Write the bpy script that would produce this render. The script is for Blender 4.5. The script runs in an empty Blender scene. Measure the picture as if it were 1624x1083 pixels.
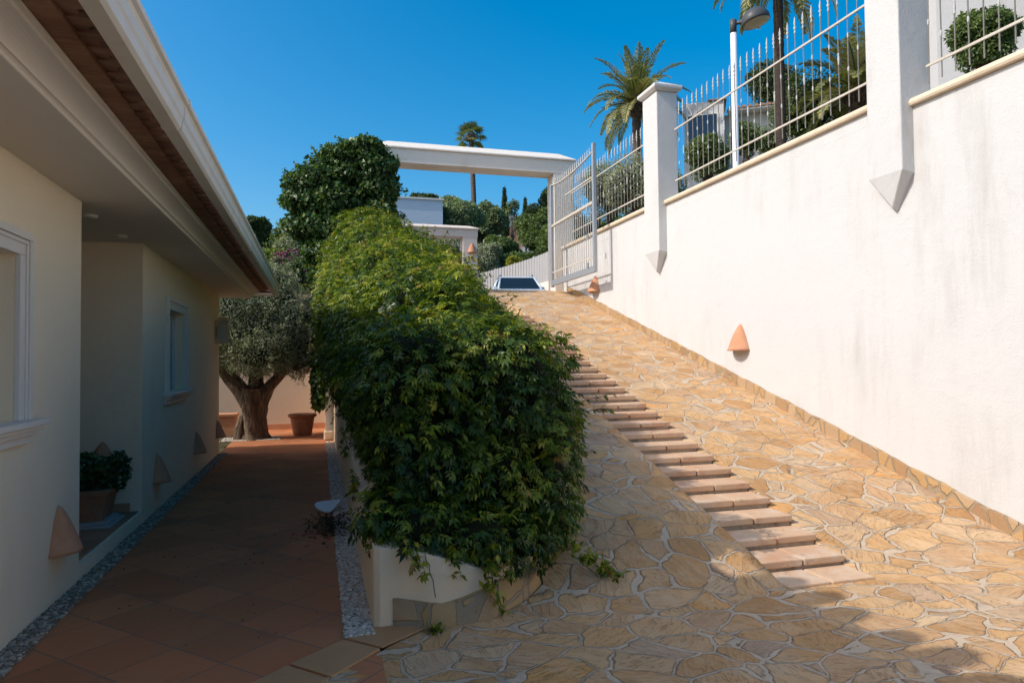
import bpy, math, random
import numpy as np
from mathutils import Vector, Matrix
rnd = random.Random(7); RG = np.random.default_rng(11)
R = math.radians
scene = bpy.context.scene
col = scene.collection

# ------------------------------------------------------------------ camera
CAM = np.array([0, 0, 1.55]); YAW, PITCH, ROLL = R(15.87), R(1.67), R(0.6)
FWD = np.array([math.sin(YAW)*math.cos(PITCH), math.cos(YAW)*math.cos(PITCH), math.sin(PITCH)])
RT0 = np.array([math.cos(YAW), -math.sin(YAW), 0.]); UP0 = np.cross(RT0, FWD)
RT = RT0*math.cos(ROLL)-UP0*math.sin(ROLL); UP = UP0*math.cos(ROLL)+RT0*math.sin(ROLL)
def at(px, py, y):
    """world point at world depth y seen in direction (px, py) of the photograph"""
    d = FWD+RT*(px-812)/1083-UP*(py-541.5)/1083
    return CAM+d*y/d[1]
cam = bpy.data.cameras.new('camera'); cam.sensor_width = 36; cam.lens = 24.007
cam.clip_start = .05; cam.clip_end = 3000
co = bpy.data.objects.new('camera', cam); col.objects.link(co)
M = Matrix.Identity(4)
for i in range(3):
    M[i][0] = RT[i]; M[i][1] = UP[i]; M[i][2] = -FWD[i]; M[i][3] = CAM[i]
co.matrix_world = M; scene.camera = co

# ------------------------------------------------------------------ helpers
def tag(o, label=None, cat=None, group=None, kind=None):
    if label: o['label'] = label
    if cat: o['category'] = cat
    if group: o['group'] = group
    if kind: o['kind'] = kind
    return o
def empty(name, loc=(0, 0, 0), rz=0):
    o = bpy.data.objects.new(name, None); o.empty_display_size = .1
    o.location = loc; o.rotation_euler = (0, 0, rz); col.objects.link(o); return o
class MB:
    def __init__(s): s.v = []; s.f = []; s.sm = []
    def add(s, vs, fs, smooth=False):
        n = len(s.v); s.v += [tuple(map(float, p)) for p in vs]
        s.f += [tuple(i+n for i in f) for f in fs]; s.sm += [smooth]*len(fs); return s
    def box(s, x0, x1, y0, y1, z0, z1):
        v = [(x0,y0,z0),(x1,y0,z0),(x1,y1,z0),(x0,y1,z0),(x0,y0,z1),(x1,y0,z1),(x1,y1,z1),(x0,y1,z1)]
        return s.add(v, [(0,3,2,1),(4,5,6,7),(0,1,5,4),(1,2,6,5),(2,3,7,6),(3,0,4,7)])
    def tube(s, pts, rad, n=8, cap=True):
        pts = [np.array(p, float) for p in pts]
        if not hasattr(rad, '__len__'): rad = [rad]*len(pts)
        vs = []; prev = None
        for i, p in enumerate(pts):
            t = pts[min(i+1, len(pts)-1)]-pts[max(i-1, 0)]; t = t/(np.linalg.norm(t)+1e-9)
            if prev is None:
                a = np.array([1, 0, 0.]) if abs(t[0]) < .9 else np.array([0, 1, 0.])
            else: a = prev
            a = a-t*(a@t); a = a/np.linalg.norm(a); prev = a; b = np.cross(t, a)
            for k in range(n):
                th = 2*math.pi*k/n; vs.append(p+rad[i]*(a*math.cos(th)+b*math.sin(th)))
        fs = [(i*n+k, i*n+(k+1) % n, (i+1)*n+(k+1) % n, (i+1)*n+k) for i in range(len(pts)-1) for k in range(n)]
        if cap: fs += [tuple(range(n))[::-1], tuple(range((len(pts)-1)*n, len(pts)*n))]
        return s.add(vs, fs, True)
    def lathe(s, prof, c=(0, 0, 0), n=12):
        vs = [(c[0]+r*math.cos(2*math.pi*k/n), c[1]+r*math.sin(2*math.pi*k/n), c[2]+z) for r, z in prof for k in range(n)]
        m = len(prof)
        fs = [(i*n+k, i*n+(k+1) % n, (i+1)*n+(k+1) % n, (i+1)*n+k) for i in range(m-1) for k in range(n)]
        fs += [tuple(range(n))[::-1], tuple(range((m-1)*n, m*n))]
        return s.add(vs, fs, True)
    def extrude_y(s, prof, y0, y1, smooth=False, ny=1):
        m = len(prof); vs = []
        for j in range(ny+1):
            y = y0+(y1-y0)*j/ny; vs += [(x, y, z) for x, z in prof]
        fs = [(j*m+i, j*m+(i+1) % m, (j+1)*m+(i+1) % m, (j+1)*m+i) for j in range(ny) for i in range(m)]
        fs += [tuple(range(m))[::-1], tuple(range(ny*m, (ny+1)*m))]
        return s.add(vs, fs, smooth)
    def build(s, name, mat=None, parent=None, bevel=0, fix=True, seg=2):
        me = bpy.data.meshes.new(name); me.from_pydata(s.v, [], s.f); me.update()
        me.polygons.foreach_set('use_smooth', s.sm)
        if fix:
            import bmesh
            bm = bmesh.new(); bm.from_mesh(me); bmesh.ops.recalc_face_normals(bm, faces=bm.faces); bm.to_mesh(me); bm.free()
        o = bpy.data.objects.new(name, me); col.objects.link(o)
        if mat: me.materials.append(mat)
        if parent: o.parent = parent
        if bevel:
            b = o.modifiers.new('bevel', 'BEVEL'); b.width = bevel; b.segments = seg; b.limit_method = 'ANGLE'; b.angle_limit = R(40)
        return o
def copy_tree(o, parent=None):
    c = o.copy(); col.objects.link(c); c.parent = parent
    for ch in list(o.children): copy_tree(ch, c)
    return c

# ------------------------------------------------------------------ materials
class NT:
    def __init__(s, name):
        s.m = bpy.data.materials.new(name); s.m.use_nodes = True; s.n = s.m.node_tree.nodes; s.l = s.m.node_tree.links
        s.n.clear(); s.out = s.n.new('ShaderNodeOutputMaterial'); s.p = s.n.new('ShaderNodeBsdfPrincipled')
        s.l.new(s.p.outputs[0], s.out.inputs[0]); s.p.inputs['Roughness'].default_value = .8; s.p.inputs['Specular IOR Level'].default_value = .22
        s.tc = s.n.new('ShaderNodeTexCoord').outputs['Object']
    def lk(s, a, b): s.l.new(a, b)
    def set(s, sock, v):
        if hasattr(v, 'links') or isinstance(v, bpy.types.NodeSocket): s.l.new(v, sock)
        else: sock.default_value = v
    def mapv(s, v, scale=(1, 1, 1), rot=(0, 0, 0), loc=(0, 0, 0)):
        n = s.n.new('ShaderNodeMapping'); s.lk(v, n.inputs[0]); n.inputs['Scale'].default_value = scale
        n.inputs['Rotation'].default_value = rot; n.inputs['Location'].default_value = loc; return n.outputs[0]
    def noise(s, scale, detail=4, rough=.55, v=None, color=False):
        n = s.n.new('ShaderNodeTexNoise'); s.lk(v or s.tc, n.inputs['Vector']); n.inputs['Scale'].default_value = scale
        n.inputs['Detail'].default_value = detail; n.inputs['Roughness'].default_value = rough
        return n.outputs['Color' if color else 'Fac']
    def vor(s, scale, feature='F1', v=None, rand=1):
        n = s.n.new('ShaderNodeTexVoronoi'); n.feature = feature; s.lk(v or s.tc, n.inputs['Vector'])
        n.inputs['Scale'].default_value = scale; n.inputs['Randomness'].default_value = rand; return n
    def ramp(s, f, stops, interp='LINEAR'):
        n = s.n.new('ShaderNodeValToRGB'); s.lk(f, n.inputs[0]); n.color_ramp.interpolation = interp
        e = n.color_ramp.elements
        while len(e) < len(stops): e.new(.5)
        for i, (p, c) in enumerate(stops):
            e[i].position = p; e[i].color = (c, c, c, 1) if not hasattr(c, '__len__') else (*c, 1)
        return n.outputs[0]
    def mix(s, f, a, b, mode='MIX'):
        n = s.n.new('ShaderNodeMix'); n.data_type = 'RGBA'; n.blend_type = mode
        for sk, v in ((n.inputs[0], f), (n.inputs[6], a), (n.inputs[7], b)):
            if isinstance(v, bpy.types.NodeSocket): s.lk(v, sk)
            elif hasattr(v, '__len__'): sk.default_value = (*v, 1) if len(v) == 3 else v
            else: sk.default_value = v if sk.type == 'VALUE' else (v, v, v, 1)
        return n.outputs[2]
    def math(s, op, a, b=0, c=None):
        n = s.n.new('ShaderNodeMath'); n.operation = op
        for i, v in enumerate((a, b, c)):
            if v is None: continue
            s.set(n.inputs[i], v)
        return n.outputs[0]
    def vmath(s, op, a, b):
        n = s.n.new('ShaderNodeVectorMath'); n.operation = op
        for i, v in enumerate((a, b)): s.set(n.inputs[i], v)
        return n.outputs[1] if op == 'DOT_PRODUCT' else n.outputs[0]
    def base(s, c): s.set(s.p.inputs['Base Color'], c if isinstance(c, bpy.types.NodeSocket) else (*c, 1)); return s
    def bump(s, h, dist=.01, strength=1, normal=None):
        n = s.n.new('ShaderNodeBump'); s.lk(h, n.inputs['Height']); n.inputs['Distance'].default_value = dist
        n.inputs['Strength'].default_value = strength
        if normal: s.lk(normal, n.inputs['Normal'])
        s.lk(n.outputs[0], s.p.inputs['Normal']); return n.outputs[0]
def hexmul(c, k): return tuple(x*k for x in c)

def m_plain(name, c, rough=.7, var=.12, scale=6, bump=.002, bscale=60, metallic=0, dirt=None):
    t = NT(name); f = t.noise(scale, 5)
    colr = t.mix(f, hexmul(c, 1-var), hexmul(c, 1+var))
    if dirt:
        g = t.ramp(t.noise(dirt[1], 6, .65), [(.5, 0), (.72, 1)])
        colr = t.mix(t.math('MULTIPLY', g, dirt[2]), colr, dirt[0])
    t.base(colr); t.p.inputs['Roughness'].default_value = rough; t.p.inputs['Metallic'].default_value = metallic
    if bump: t.bump(t.noise(bscale, 3), bump)
    return t.m
def m_render(name, c, streak=None, sk=.5, bump=.004, gran=90, stain_scale=.9):
    """trowelled wall render: fine grain, faint patches, vertical rain streaks"""
    t = NT(name); big = t.noise(.7, 5, .6); colr = t.mix(big, hexmul(c, .95), hexmul(c, 1.03))
    if streak:
        v = t.mapv(t.tc, (1, stain_scale*2.2, .35)); st = t.ramp(t.noise(1.7, 7, .68, v), [(.47, 0), (.75, 1)])
        pt = t.ramp(t.noise(.5, 3), [(.42, 0), (.62, 1)])
        colr = t.mix(t.math('MULTIPLY', t.math('MULTIPLY', st, pt), sk), colr, streak)
        sp = t.ramp(t.noise(9, 6, .8), [(.68, 0), (.76, 1)])
        colr = t.mix(t.math('MULTIPLY', sp, sk*.5), colr, hexmul(streak, .7))
    t.base(colr); t.p.inputs['Roughness'].default_value = .92
    g = t.noise(gran, 4, .7); u = t.noise(6, 4, .6)
    h = t.math('ADD', g, t.math('MULTIPLY', u, 1.6)); t.bump(h, bump); return t.m

MAT = {}
MAT['wall'] = m_render('white_wall_render', (.60, .598, .588), (.42, .405, .38), .85, .005, 60)
MAT['house'] = m_render('cream_house_render', (.88, .76, .575), (.66, .56, .42), .3, .004, 80)
MAT['soffit'] = m_render('soffit_paint', (.76, .71, .64), None, 0, .001, 50)
MAT['trim'] = m_plain('white_trim_paint', (.74, .70, .64), .6, .05, 3, .0015, 30)
MAT['gutter'] = m_plain('gutter_paint', (.72, .69, .63), .45, .05, 4, .0005, 30, dirt=((.42, .36, .28), 5, .25))
MAT['arch'] = m_render('arch_render', (.80, .73, .64), (.48, .33, .18), 1.0, .004, 60, 2.5)
MAT['arch2'] = m_render('rear_arch_render', (.72, .62, .54), (.48, .36, .24), .6, .004, 60, 2)
MAT['cap'] = m_plain('stone_coping', (.66, .55, .41), .85, .1, 8, .003, 50, dirt=((.40, .31, .2), 3, .35))
MAT['garden_wall'] = m_render('peach_garden_wall', (.66, .55, .43), (.4, .32, .25), .5, .003, 60)
MAT['iron'] = m_plain('grey_painted_iron', (.47, .465, .45), .5, .08, 14, .0006, 90, dirt=((.36, .26, .18), 12, .35))
MAT['rail'] = m_plain('rail_paint', (.53, .49, .42), .55, .1, 14, .0006, 90, dirt=((.36, .27, .18), 9, .35))
MAT['galv'] = m_plain('galvanised_steel', (.42, .43, .44), .42, .14, 22, .0004, 60, .5)
MAT['terra'] = m_plain('terracotta', (.54, .265, .15), .85, .14, 9, .002, 60, dirt=((.6, .42, .32), 8, .35))
MAT['terra_dark'] = m_plain('old_terracotta_pot', (.36, .17, .095), .85, .2, 9, .002, 60, dirt=((.5, .4, .32), 6, .4))
MAT['dark_metal'] = m_plain('dark_grey_metal', (.075, .08, .085), .4, .1, 9, 0)
MAT['white_metal'] = m_plain('white_painted_pole', (.74, .75, .78), .4, .04, 9, .0003)
MAT['lens'] = m_plain('lamp_lens', (.6, .53, .38), .35, .2, 40, .002, 60)
MAT['darkgap'] = m_plain('dark_interior', (.03, .03, .032), .7, .1, 4, 0)
MAT['shutter'] = m_plain('grey_shutter', (.50, .50, .50), .6, .07, 8, .001, 70)
MAT['mortar'] = m_plain('step_mortar', (.36, .28, .20), .95, .3, 12, .006, 50, dirt=((.07, .05, .035), 6, .9))
MAT['soil'] = m_plain('soil', (.10, .07, .045), .95, .35, 12, .02, 20)
MAT['white_plastic'] = m_plain('white_glazed', (.78, .79, .8), .35, .03, 4, 0)
MAT['bark'] = None
t = NT('olive_bark'); v = t.mapv(t.tc, (9, 9, 1.6)); f = t.noise(2.2, 7, .7, v)
t.base(t.ramp(f, [(.3, (.05, .035, .025)), (.55, (.18, .13, .09)), (.8, (.33, .27, .2))])); t.bump(f, .06); MAT['bark'] = t.m
t = NT('palm_bark'); v = t.mapv(t.tc, (3, 3, 9)); f = t.noise(3, 6, .7, v)
t.base(t.ramp(f, [(.3, (.05, .04, .035)), (.6, (.16, .125, .1)), (.85, (.32, .27, .22))])); t.bump(f, .05); MAT['palm_bark'] = t.m
t = NT('dark_palm_bark'); v = t.mapv(t.tc, (3, 3, 12)); f = t.noise(3, 6, .7, v)
t.base(t.ramp(f, [(.3, (.025, .02, .018)), (.6, (.07, .052, .042)), (.85, (.14, .11, .09))])); t.bump(f, .04); MAT['palm_dark'] = t.m

def m_flag(name, sc=4.1, tint=1.0):
    """crazy paving of split sandstone set in pale mortar"""
    t = NT(name)
    wv = t.noise(5.5, 4, .6, color=True)
    d = t.vmath('SUBTRACT', wv, (.5, .5, .5)); d = t.vmath('MULTIPLY', d, (.10, .10, .0))
    w2 = t.vmath('MULTIPLY', t.vmath('SUBTRACT', t.noise(1.3, 2, .5, color=True), (.5, .5, .5)), (.35, .35, 0))
    p = t.vmath('ADD', t.vmath('ADD', t.tc, d), w2); p = t.vmath('MULTIPLY', p, (.82, 1.12, 0))
    e = t.vor(sc, 'DISTANCE_TO_EDGE', p).outputs['Distance']
    vf = t.vor(sc, 'F1', p); cc = vf.outputs['Color']; pos = vf.outputs['Position']
    sep = t.n.new('ShaderNodeSeparateColor'); t.lk(cc, sep.inputs[0])
    jit = t.math('MULTIPLY', t.math('SUBTRACT', t.noise(9, 5, .75), .5), .10)
    wid = t.math('MAXIMUM', t.math('ADD', t.math('MULTIPLY', t.math('SUBTRACT', t.noise(2.6, 3), .41), .22), .012), .007)
    ee = t.math('SUBTRACT', t.math('ADD', e, jit), wid)
    mask = t.n.new('ShaderNodeMapRange'); t.lk(ee, mask.inputs[0]); mask.inputs[1].default_value = -.006; mask.inputs[2].default_value = .012
    mk = mask.outputs[0]
    # stone colour: ochre / buff / a few grey-pink, with layered streaks in a direction of its own per stone
    rot = t.n.new('ShaderNodeVectorRotate'); rot.rotation_type = 'Z_AXIS'; t.lk(t.tc, rot.inputs[0])
    t.lk(t.math('MULTIPLY', sep.outputs[1], 3.1), rot.inputs['Angle'])
    sv = t.mapv(rot.outputs[0], (1.6, 6.5, 1)); strat = t.noise(2.0, 5, .62, sv)
    c1 = t.ramp(sep.outputs[0], [(0, (.48, .265, .11)), (.25, (.60, .35, .155)), (.5, (.64, .405, .20)), (.7, (.52, .31, .16)), (.84, (.62, .43, .25)), (.93, (.46, .31, .20)), (1, (.66, .34, .11))])
    c2 = t.mix(t.math('MULTIPLY', t.ramp(strat, [(.28, 1), (.55, 0)]), .7), c1, t.mix(.5, c1, (.30, .16, .07)))
    lip = t.ramp(strat, [(.395, 0), (.405, 1), (.415, 0), (.535, 0), (.545, 1), (.555, 0)]); c2 = t.mix(t.math('MULTIPLY', lip, t.ramp(t.noise(3.3, 2), [(.45, 0), (.58, .8)])), c2, (.12, .065, .03))
    c2 = t.mix(t.math('MULTIPLY', t.ramp(t.noise(3.2, 6, .7), [(.48, 0), (.7, 1)]), .45), c2, (.66, .52, .36))
    mo = t.mix(t.noise(24, 5, .7), (.44, .335, .23), (.66, .53, .385))
    mo = t.mix(t.math('MULTIPLY', t.ramp(t.noise(4, 4), [(.5, 0), (.68, 1)]), .5), mo, (.26, .22, .18))
    rim = t.ramp(ee, [(.0, 1), (.012, 1), (.035, 0)])
    c3 = t.mix(t.math('MULTIPLY', t.math('MULTIPLY', rim, t.ramp(t.noise(7, 3), [(.45, 0), (.6, 1)])), .55), c2, (.15, .09, .05))
    colr = t.mix(mk, mo, c3)
    if tint != 1: colr = t.mix(1, colr, (tint, tint, tint), 'MULTIPLY')
    t.base(colr); t.p.inputs['Roughness'].default_value = .82
    # height: plateau of each stone, tilt of its own, ledges of the split layers
    loc = t.vmath('SUBTRACT', p, pos)
    tilt = t.vmath('DOT_PRODUCT', loc, t.vmath('SUBTRACT', cc, (.5, .5, .5)))
    led = t.ramp(strat, [(.40, 0), (.42, .45), (.52, .5), (.545, 1)])
    h = t.math('MULTIPLY', mk, .017)
    h = t.math('ADD', h, t.math('MULTIPLY', t.math('MULTIPLY', tilt, mk), .15))
    h = t.math('ADD', h, t.math('MULTIPLY', t.math('MULTIPLY', led, mk), .011))
    h = t.math('ADD', h, t.math('MULTIPLY', t.noise(55, 5, .75), .006))
    t.bump(h, 1.0, .9); return t.m
MAT['flag'] = m_flag('crazy_paving_stone')

def m_band(name):
    t = NT(name); wv = t.vmath('MULTIPLY', t.vmath('SUBTRACT', t.noise(7, 3, color=True), (.5, .5, .5)), (.05, .05, .03))
    p = t.vmath('MULTIPLY', t.vmath('ADD', t.tc, wv), (1, 1, .55))
    e = t.vor(6.2, 'DISTANCE_TO_EDGE', p).outputs['Distance']; cc = t.vor(6.2, 'F1', p).outputs['Color']
    sep = t.n.new('ShaderNodeSeparateColor'); t.lk(cc, sep.inputs[0])
    mk = t.ramp(e, [(.035, 0), (.06, 1)])
    c = t.ramp(sep.outputs[0], [(0, (.46, .28, .11)), (.4, (.56, .36, .17)), (.7, (.38, .23, .12)), (1, (.56, .40, .24))])
    c = t.mix(t.noise(30, 5, .7), c, t.mix(.4, c, (.2, .13, .08)))
    t.base(t.mix(mk, (.34, .26, .17), c)); t.p.inputs['Roughness'].default_value = .88
    t.bump(t.math('ADD', t.math('MULTIPLY', mk, .01), t.math('MULTIPLY', t.noise(35, 5, .7), .008)), 1); return t.m
MAT['band'] = m_band('skirting_stone')

def m_tiles(name, ang, size, c=(.50, .165, .065)):
    t = NT(name); v = t.mapv(t.tc, (1/size, 1/size, 1), (0, 0, ang)); br = t.n.new('ShaderNodeTexBrick')
    t.lk(v, br.inputs['Vector']); br.offset = 0; br.squash = 1
    for k, val in (('Scale', 1), ('Mortar Size', .013), ('Mortar Smooth', .3), ('Brick Width', 1), ('Row Height', 1), ('Bias', 0)): br.inputs[k].default_value = val
    br.inputs['Color1'].default_value = (0, 0, 0, 1); br.inputs['Color2'].default_value = (1, 1, 1, 1); br.inputs['Mortar'].default_value = (.5, .5, .5, 1)
    tone = t.ramp(br.outputs['Color'], [(0, hexmul(c, .82)), (.5, c), (1, (c[0]*1.2, c[1]*1.25, c[2]*1.3))])
    cl = t.ramp(t.noise(2.3, 6, .68), [(.3, 0), (.75, 1)])
    c2 = t.mix(t.math('MULTIPLY', cl, .5), tone, (.42, .24, .13))
    c2 = t.mix(t.math('MULTIPLY', t.ramp(t.noise(1.1, 7, .75), [(.55, 0), (.7, 1)]), .6), c2, (.16, .085, .055))
    c3 = t.mix(br.outputs['Fac'], c2, (.24, .17, .12)); t.base(c3)
    t.set(t.p.inputs['Roughness'], t.math('ADD', .6, t.math('MULTIPLY', cl, .3)))
    h = t.math('ADD', t.math('MULTIPLY', br.outputs['Fac'], -.006), t.math('MULTIPLY', t.noise(18, 5, .65), .006))
    t.bump(h, 1, .8); return t.m
MAT['tiles'] = m_tiles('diagonal_terracotta_tiles', R(46), .39)
MAT['tiles2'] = m_tiles('porch_terracotta_tiles', 0, .33, (.38, .2, .12))
t = NT('step_tile_terracotta'); f = t.noise(5, 6, .7); g = t.noise(1.9, 5, .6)
c = t.mix(t.ramp(g, [(.35, 0), (.65, 1)]), (.54, .31, .185), (.62, .44, .29)); c = t.mix(t.ramp(f, [(.5, 0), (.75, .8)]), c, (.64, .55, .45))
c = t.mix(t.ramp(t.noise(8, 5, .75), [(.6, 0), (.72, .7)]), c, (.22, .13, .08)); t.base(c); t.p.inputs['Roughness'].default_value = .85
t.bump(t.noise(26, 5, .7), .006); MAT['steptile'] = t.m
t = NT('border_tile'); f = t.noise(4, 6, .7)
t.base(t.mix(f, (.42, .22, .10), (.52, .32, .16))); t.bump(t.noise(14, 5), .006); MAT['border'] = t.m
t = NT('pebble_stone'); a = t.n.new('ShaderNodeAttribute'); a.attribute_name = 'tint'
t.base(t.ramp(a.outputs['Fac'], [(0, (.20, .16, .12)), (.35, (.42, .36, .29)), (.8, (.62, .56, .48)), (1, (.74, .69, .62))])); MAT['pebble'] = t.m
t = NT('car_paint'); t.base((.50, .57, .63)); t.p.inputs['Roughness'].default_value = .25; t.p.inputs['Coat Weight'].default_value = .6; MAT['car'] = t.m
t = NT('car_glass'); t.base((.012, .018, .022)); t.p.inputs['Specular IOR Level'].default_value = .25; t.p.inputs['Roughness'].default_value = .12; MAT['glass'] = t.m
t = NT('window_glass_blue'); t.base((.03, .05, .07)); t.p.inputs['Roughness'].default_value = .03; t.p.inputs['Specular IOR Level'].default_value = 1; t.p.inputs['Metallic'].default_value = .6; MAT['glass2'] = t.m
MAT['rubber'] = m_plain('rubber', (.02, .02, .02), .8, .1, 9, 0)
t = NT('weathered_fence_boards'); v = t.mapv(t.tc, (7, 1, .5)); f = t.noise(2.5, 5, .7, v)
t.base(t.mix(f, (.27, .265, .26), (.43, .42, .415))); MAT['boards'] = t.m
t = NT('roof_barrel_tile'); f = t.noise(7, 5, .7); t.base(t.ramp(f, [(.3, (.26, .13, .075)), (.6, (.43, .24, .14)), (.85, (.55, .40, .28))])); t.bump(t.noise(30), .006); MAT['rooftile'] = t.m
t = NT('eave_brick_tile'); v = t.mapv(t.tc, (1, 3.4, 1)); f = t.noise(1.3, 5, .75, v)
t.base(t.ramp(f, [(.3, (.17, .085, .055)), (.55, (.30, .16, .10)), (.8, (.42, .29, .2))])); t.bump(t.noise(40, 4), .004); MAT['eavetile'] = t.m
t = NT('dry_grass_hillside'); f = t.noise(.35, 7, .7); t.base(t.ramp(f, [(.3, (.05, .06, .025)), (.55, (.11, .10, .05)), (.8, (.22, .18, .11))])); t.bump(t.noise(2.2, 6, .7), .3); MAT['hill'] = t.m
t = NT('asphalt'); t.base(t.mix(t.noise(40, 4), (.16, .15, .14), (.23, .215, .2))); t.bump(t.noise(90), .004); MAT['road'] = t.m

def m_leaf(name, stops, rough=.45, trans=.3):
    t = NT(name); a = t.n.new('ShaderNodeAttribute'); a.attribute_name = 'tint'
    c = t.ramp(a.outputs['Fac'], stops); t.base(c); t.p.inputs['Roughness'].default_value = rough
    t.p.inputs['Specular IOR Level'].default_value = .3
    tr = t.n.new('ShaderNodeBsdfTranslucent'); t.lk(t.mix(1, c, (1.35, 1.5, .6), 'MULTIPLY'), tr.inputs[0])
    ms = t.n.new('ShaderNodeMixShader'); ms.inputs[0].default_value = trans
    t.lk(t.p.outputs[0], ms.inputs[1]); t.lk(tr.outputs[0], ms.inputs[2]); t.lk(ms.outputs[0], t.out.inputs[0]); return t.m
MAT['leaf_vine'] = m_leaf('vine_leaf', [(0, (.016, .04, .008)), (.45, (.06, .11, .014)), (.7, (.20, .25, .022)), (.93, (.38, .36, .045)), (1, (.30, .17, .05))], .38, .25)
MAT['leaf_ivy'] = m_leaf('ivy_leaf', [(0, (.028, .06, .018)), (.6, (.065, .125, .03)), (.95, (.19, .25, .05)), (1, (.3, .26, .08))], .42, .2)
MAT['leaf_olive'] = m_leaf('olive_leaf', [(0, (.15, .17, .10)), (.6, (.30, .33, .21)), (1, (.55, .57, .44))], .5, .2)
MAT['leaf_dark'] = m_leaf('evergreen_leaf', [(0, (.03, .05, .018)), (.6, (.07, .105, .03)), (1, (.13, .17, .05))], .6, .15)
MAT['leaf_mid'] = m_leaf('garden_leaf', [(0, (.055, .09, .028)), (.6, (.12, .18, .05)), (1, (.24, .29, .09))], .5, .25)
MAT['leaf_pale'] = m_leaf('pale_leaf', [(0, (.11, .15, .08)), (.6, (.22, .28, .14)), (1, (.36, .42, .24))], .5, .25)
MAT['leaf_yellow'] = m_leaf('yellow_leaf', [(0, (.16, .17, .02)), (1, (.42, .38, .04))], .5, .3)
MAT['leaf_palm'] = m_leaf('palm_leaf', [(0, (.08, .10, .035)), (.6, (.20, .22, .075)), (1, (.44, .39, .2))], .45, .2)
MAT['leaf_jade'] = m_leaf('jade_leaf', [(0, (.03, .06, .02)), (1, (.07, .13, .04))], .3, .1)
MAT['flower'] = m_leaf('bougainvillea_bract', [(0, (.35, .03, .22)), (1, (.6, .12, .45))], .6, .3)
MAT['litter'] = m_leaf('dry_leaf', [(0, (.03, .02, .012)), (.7, (.08, .05, .025)), (1, (.2, .14, .07))], .8, .1)
MAT['core'] = m_plain('dark_filler', (.012, .016, .007), .95, .3, 20, 0)  # near-black filler colour, standing in for deep shade between the leaves

# ------------------------------------------------------------------ foliage
def mesh_quads(name, V, tint, mat, parent, loop=4, smooth=False):
    """V: (n, loop, 3) polygons"""
    n = len(V); me = bpy.data.meshes.new(name)
    me.vertices.add(n*loop); me.vertices.foreach_set('co', V.reshape(-1).astype(np.float32))
    me.loops.add(n*loop); me.loops.foreach_set('vertex_index', np.arange(n*loop, dtype=np.int32))
    me.polygons.add(n); me.polygons.foreach_set('loop_start', np.arange(0, n*loop, loop, dtype=np.int32))
    me.update(calc_edges=True)
    at_ = me.attributes.new('tint', 'FLOAT', 'POINT'); at_.data.foreach_set('value', np.repeat(tint, loop).astype(np.float32))
    me.materials.append(mat); me.validate()
    o = bpy.data.objects.new(name, me); col.objects.link(o)
    if parent: o.parent = parent
    return o
def unit(a): return a/(np.linalg.norm(a, axis=-1, keepdims=True)+1e-9)
def leafquads(C, N, A, L, W, fold=.18):
    """C base points, N leaf normals, A axis, L length, W width -> rhombic folded leaves"""
    A = unit(A); S = unit(np.cross(N, A)); N2 = np.cross(A, S)
    L = L[:, None]; W = W[:, None]
    p0 = C; p2 = C+A*L-N2*L*.12
    p1 = C+A*L*.42+S*W*.5+N2*W*fold; p3 = C+A*L*.42-S*W*.5+N2*W*fold
    return np.stack([p0, p1, p2, p3], 1)
def shell1(blobs, n, depth, inner, lump, lfreq, g):
    """random points in the outer shell of a union of ellipsoids, with outward normals"""
    B = np.array(blobs, float)
    area = (B[:, 3]*B[:, 4]+B[:, 4]*B[:, 5]+B[:, 3]*B[:, 5]); pick = g.choice(len(B), n, p=area/area.sum())
    D = unit(g.normal(size=(n, 3))); b = B[pick]
    ph = b[:, :3].sum(1)*7
    lu = (np.sin(D[:, 0]*lfreq+ph)*np.cos(D[:, 1]*lfreq*1.3+ph*1.7)+np.sin(D[:, 2]*lfreq*1.7+ph*.6))*.5
    r = 1+lump*lu-depth*g.random(n)**2
    P = b[:, :3]+D*b[:, 3:]*r[:, None]; Nn = unit(D/b[:, 3:])
    keep = np.ones(n, bool)
    for i, q in enumerate(B):
        ins = (((P-q[:3])/(q[3:]*inner))**2).sum(1) < 1
        keep &= ~(ins & (pick != i))
    return P[keep], Nn[keep], r[keep]
def shell(blobs, n, depth=.3, inner=.86, lump=.1, lfreq=4., seed=0):
    g = np.random.default_rng(seed); out = []; got = 0; m = n
    for _ in range(12):
        q = shell1(blobs, m, depth, inner, lump, lfreq, g); out.append(q); got += len(q[0])
        if got >= n: break
        m = min(int((n-got)*m/max(len(q[0]), 1)*1.1)+50, 200000)
    return tuple(np.concatenate([o[k] for o in out])[:n] for k in range(3))
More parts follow.
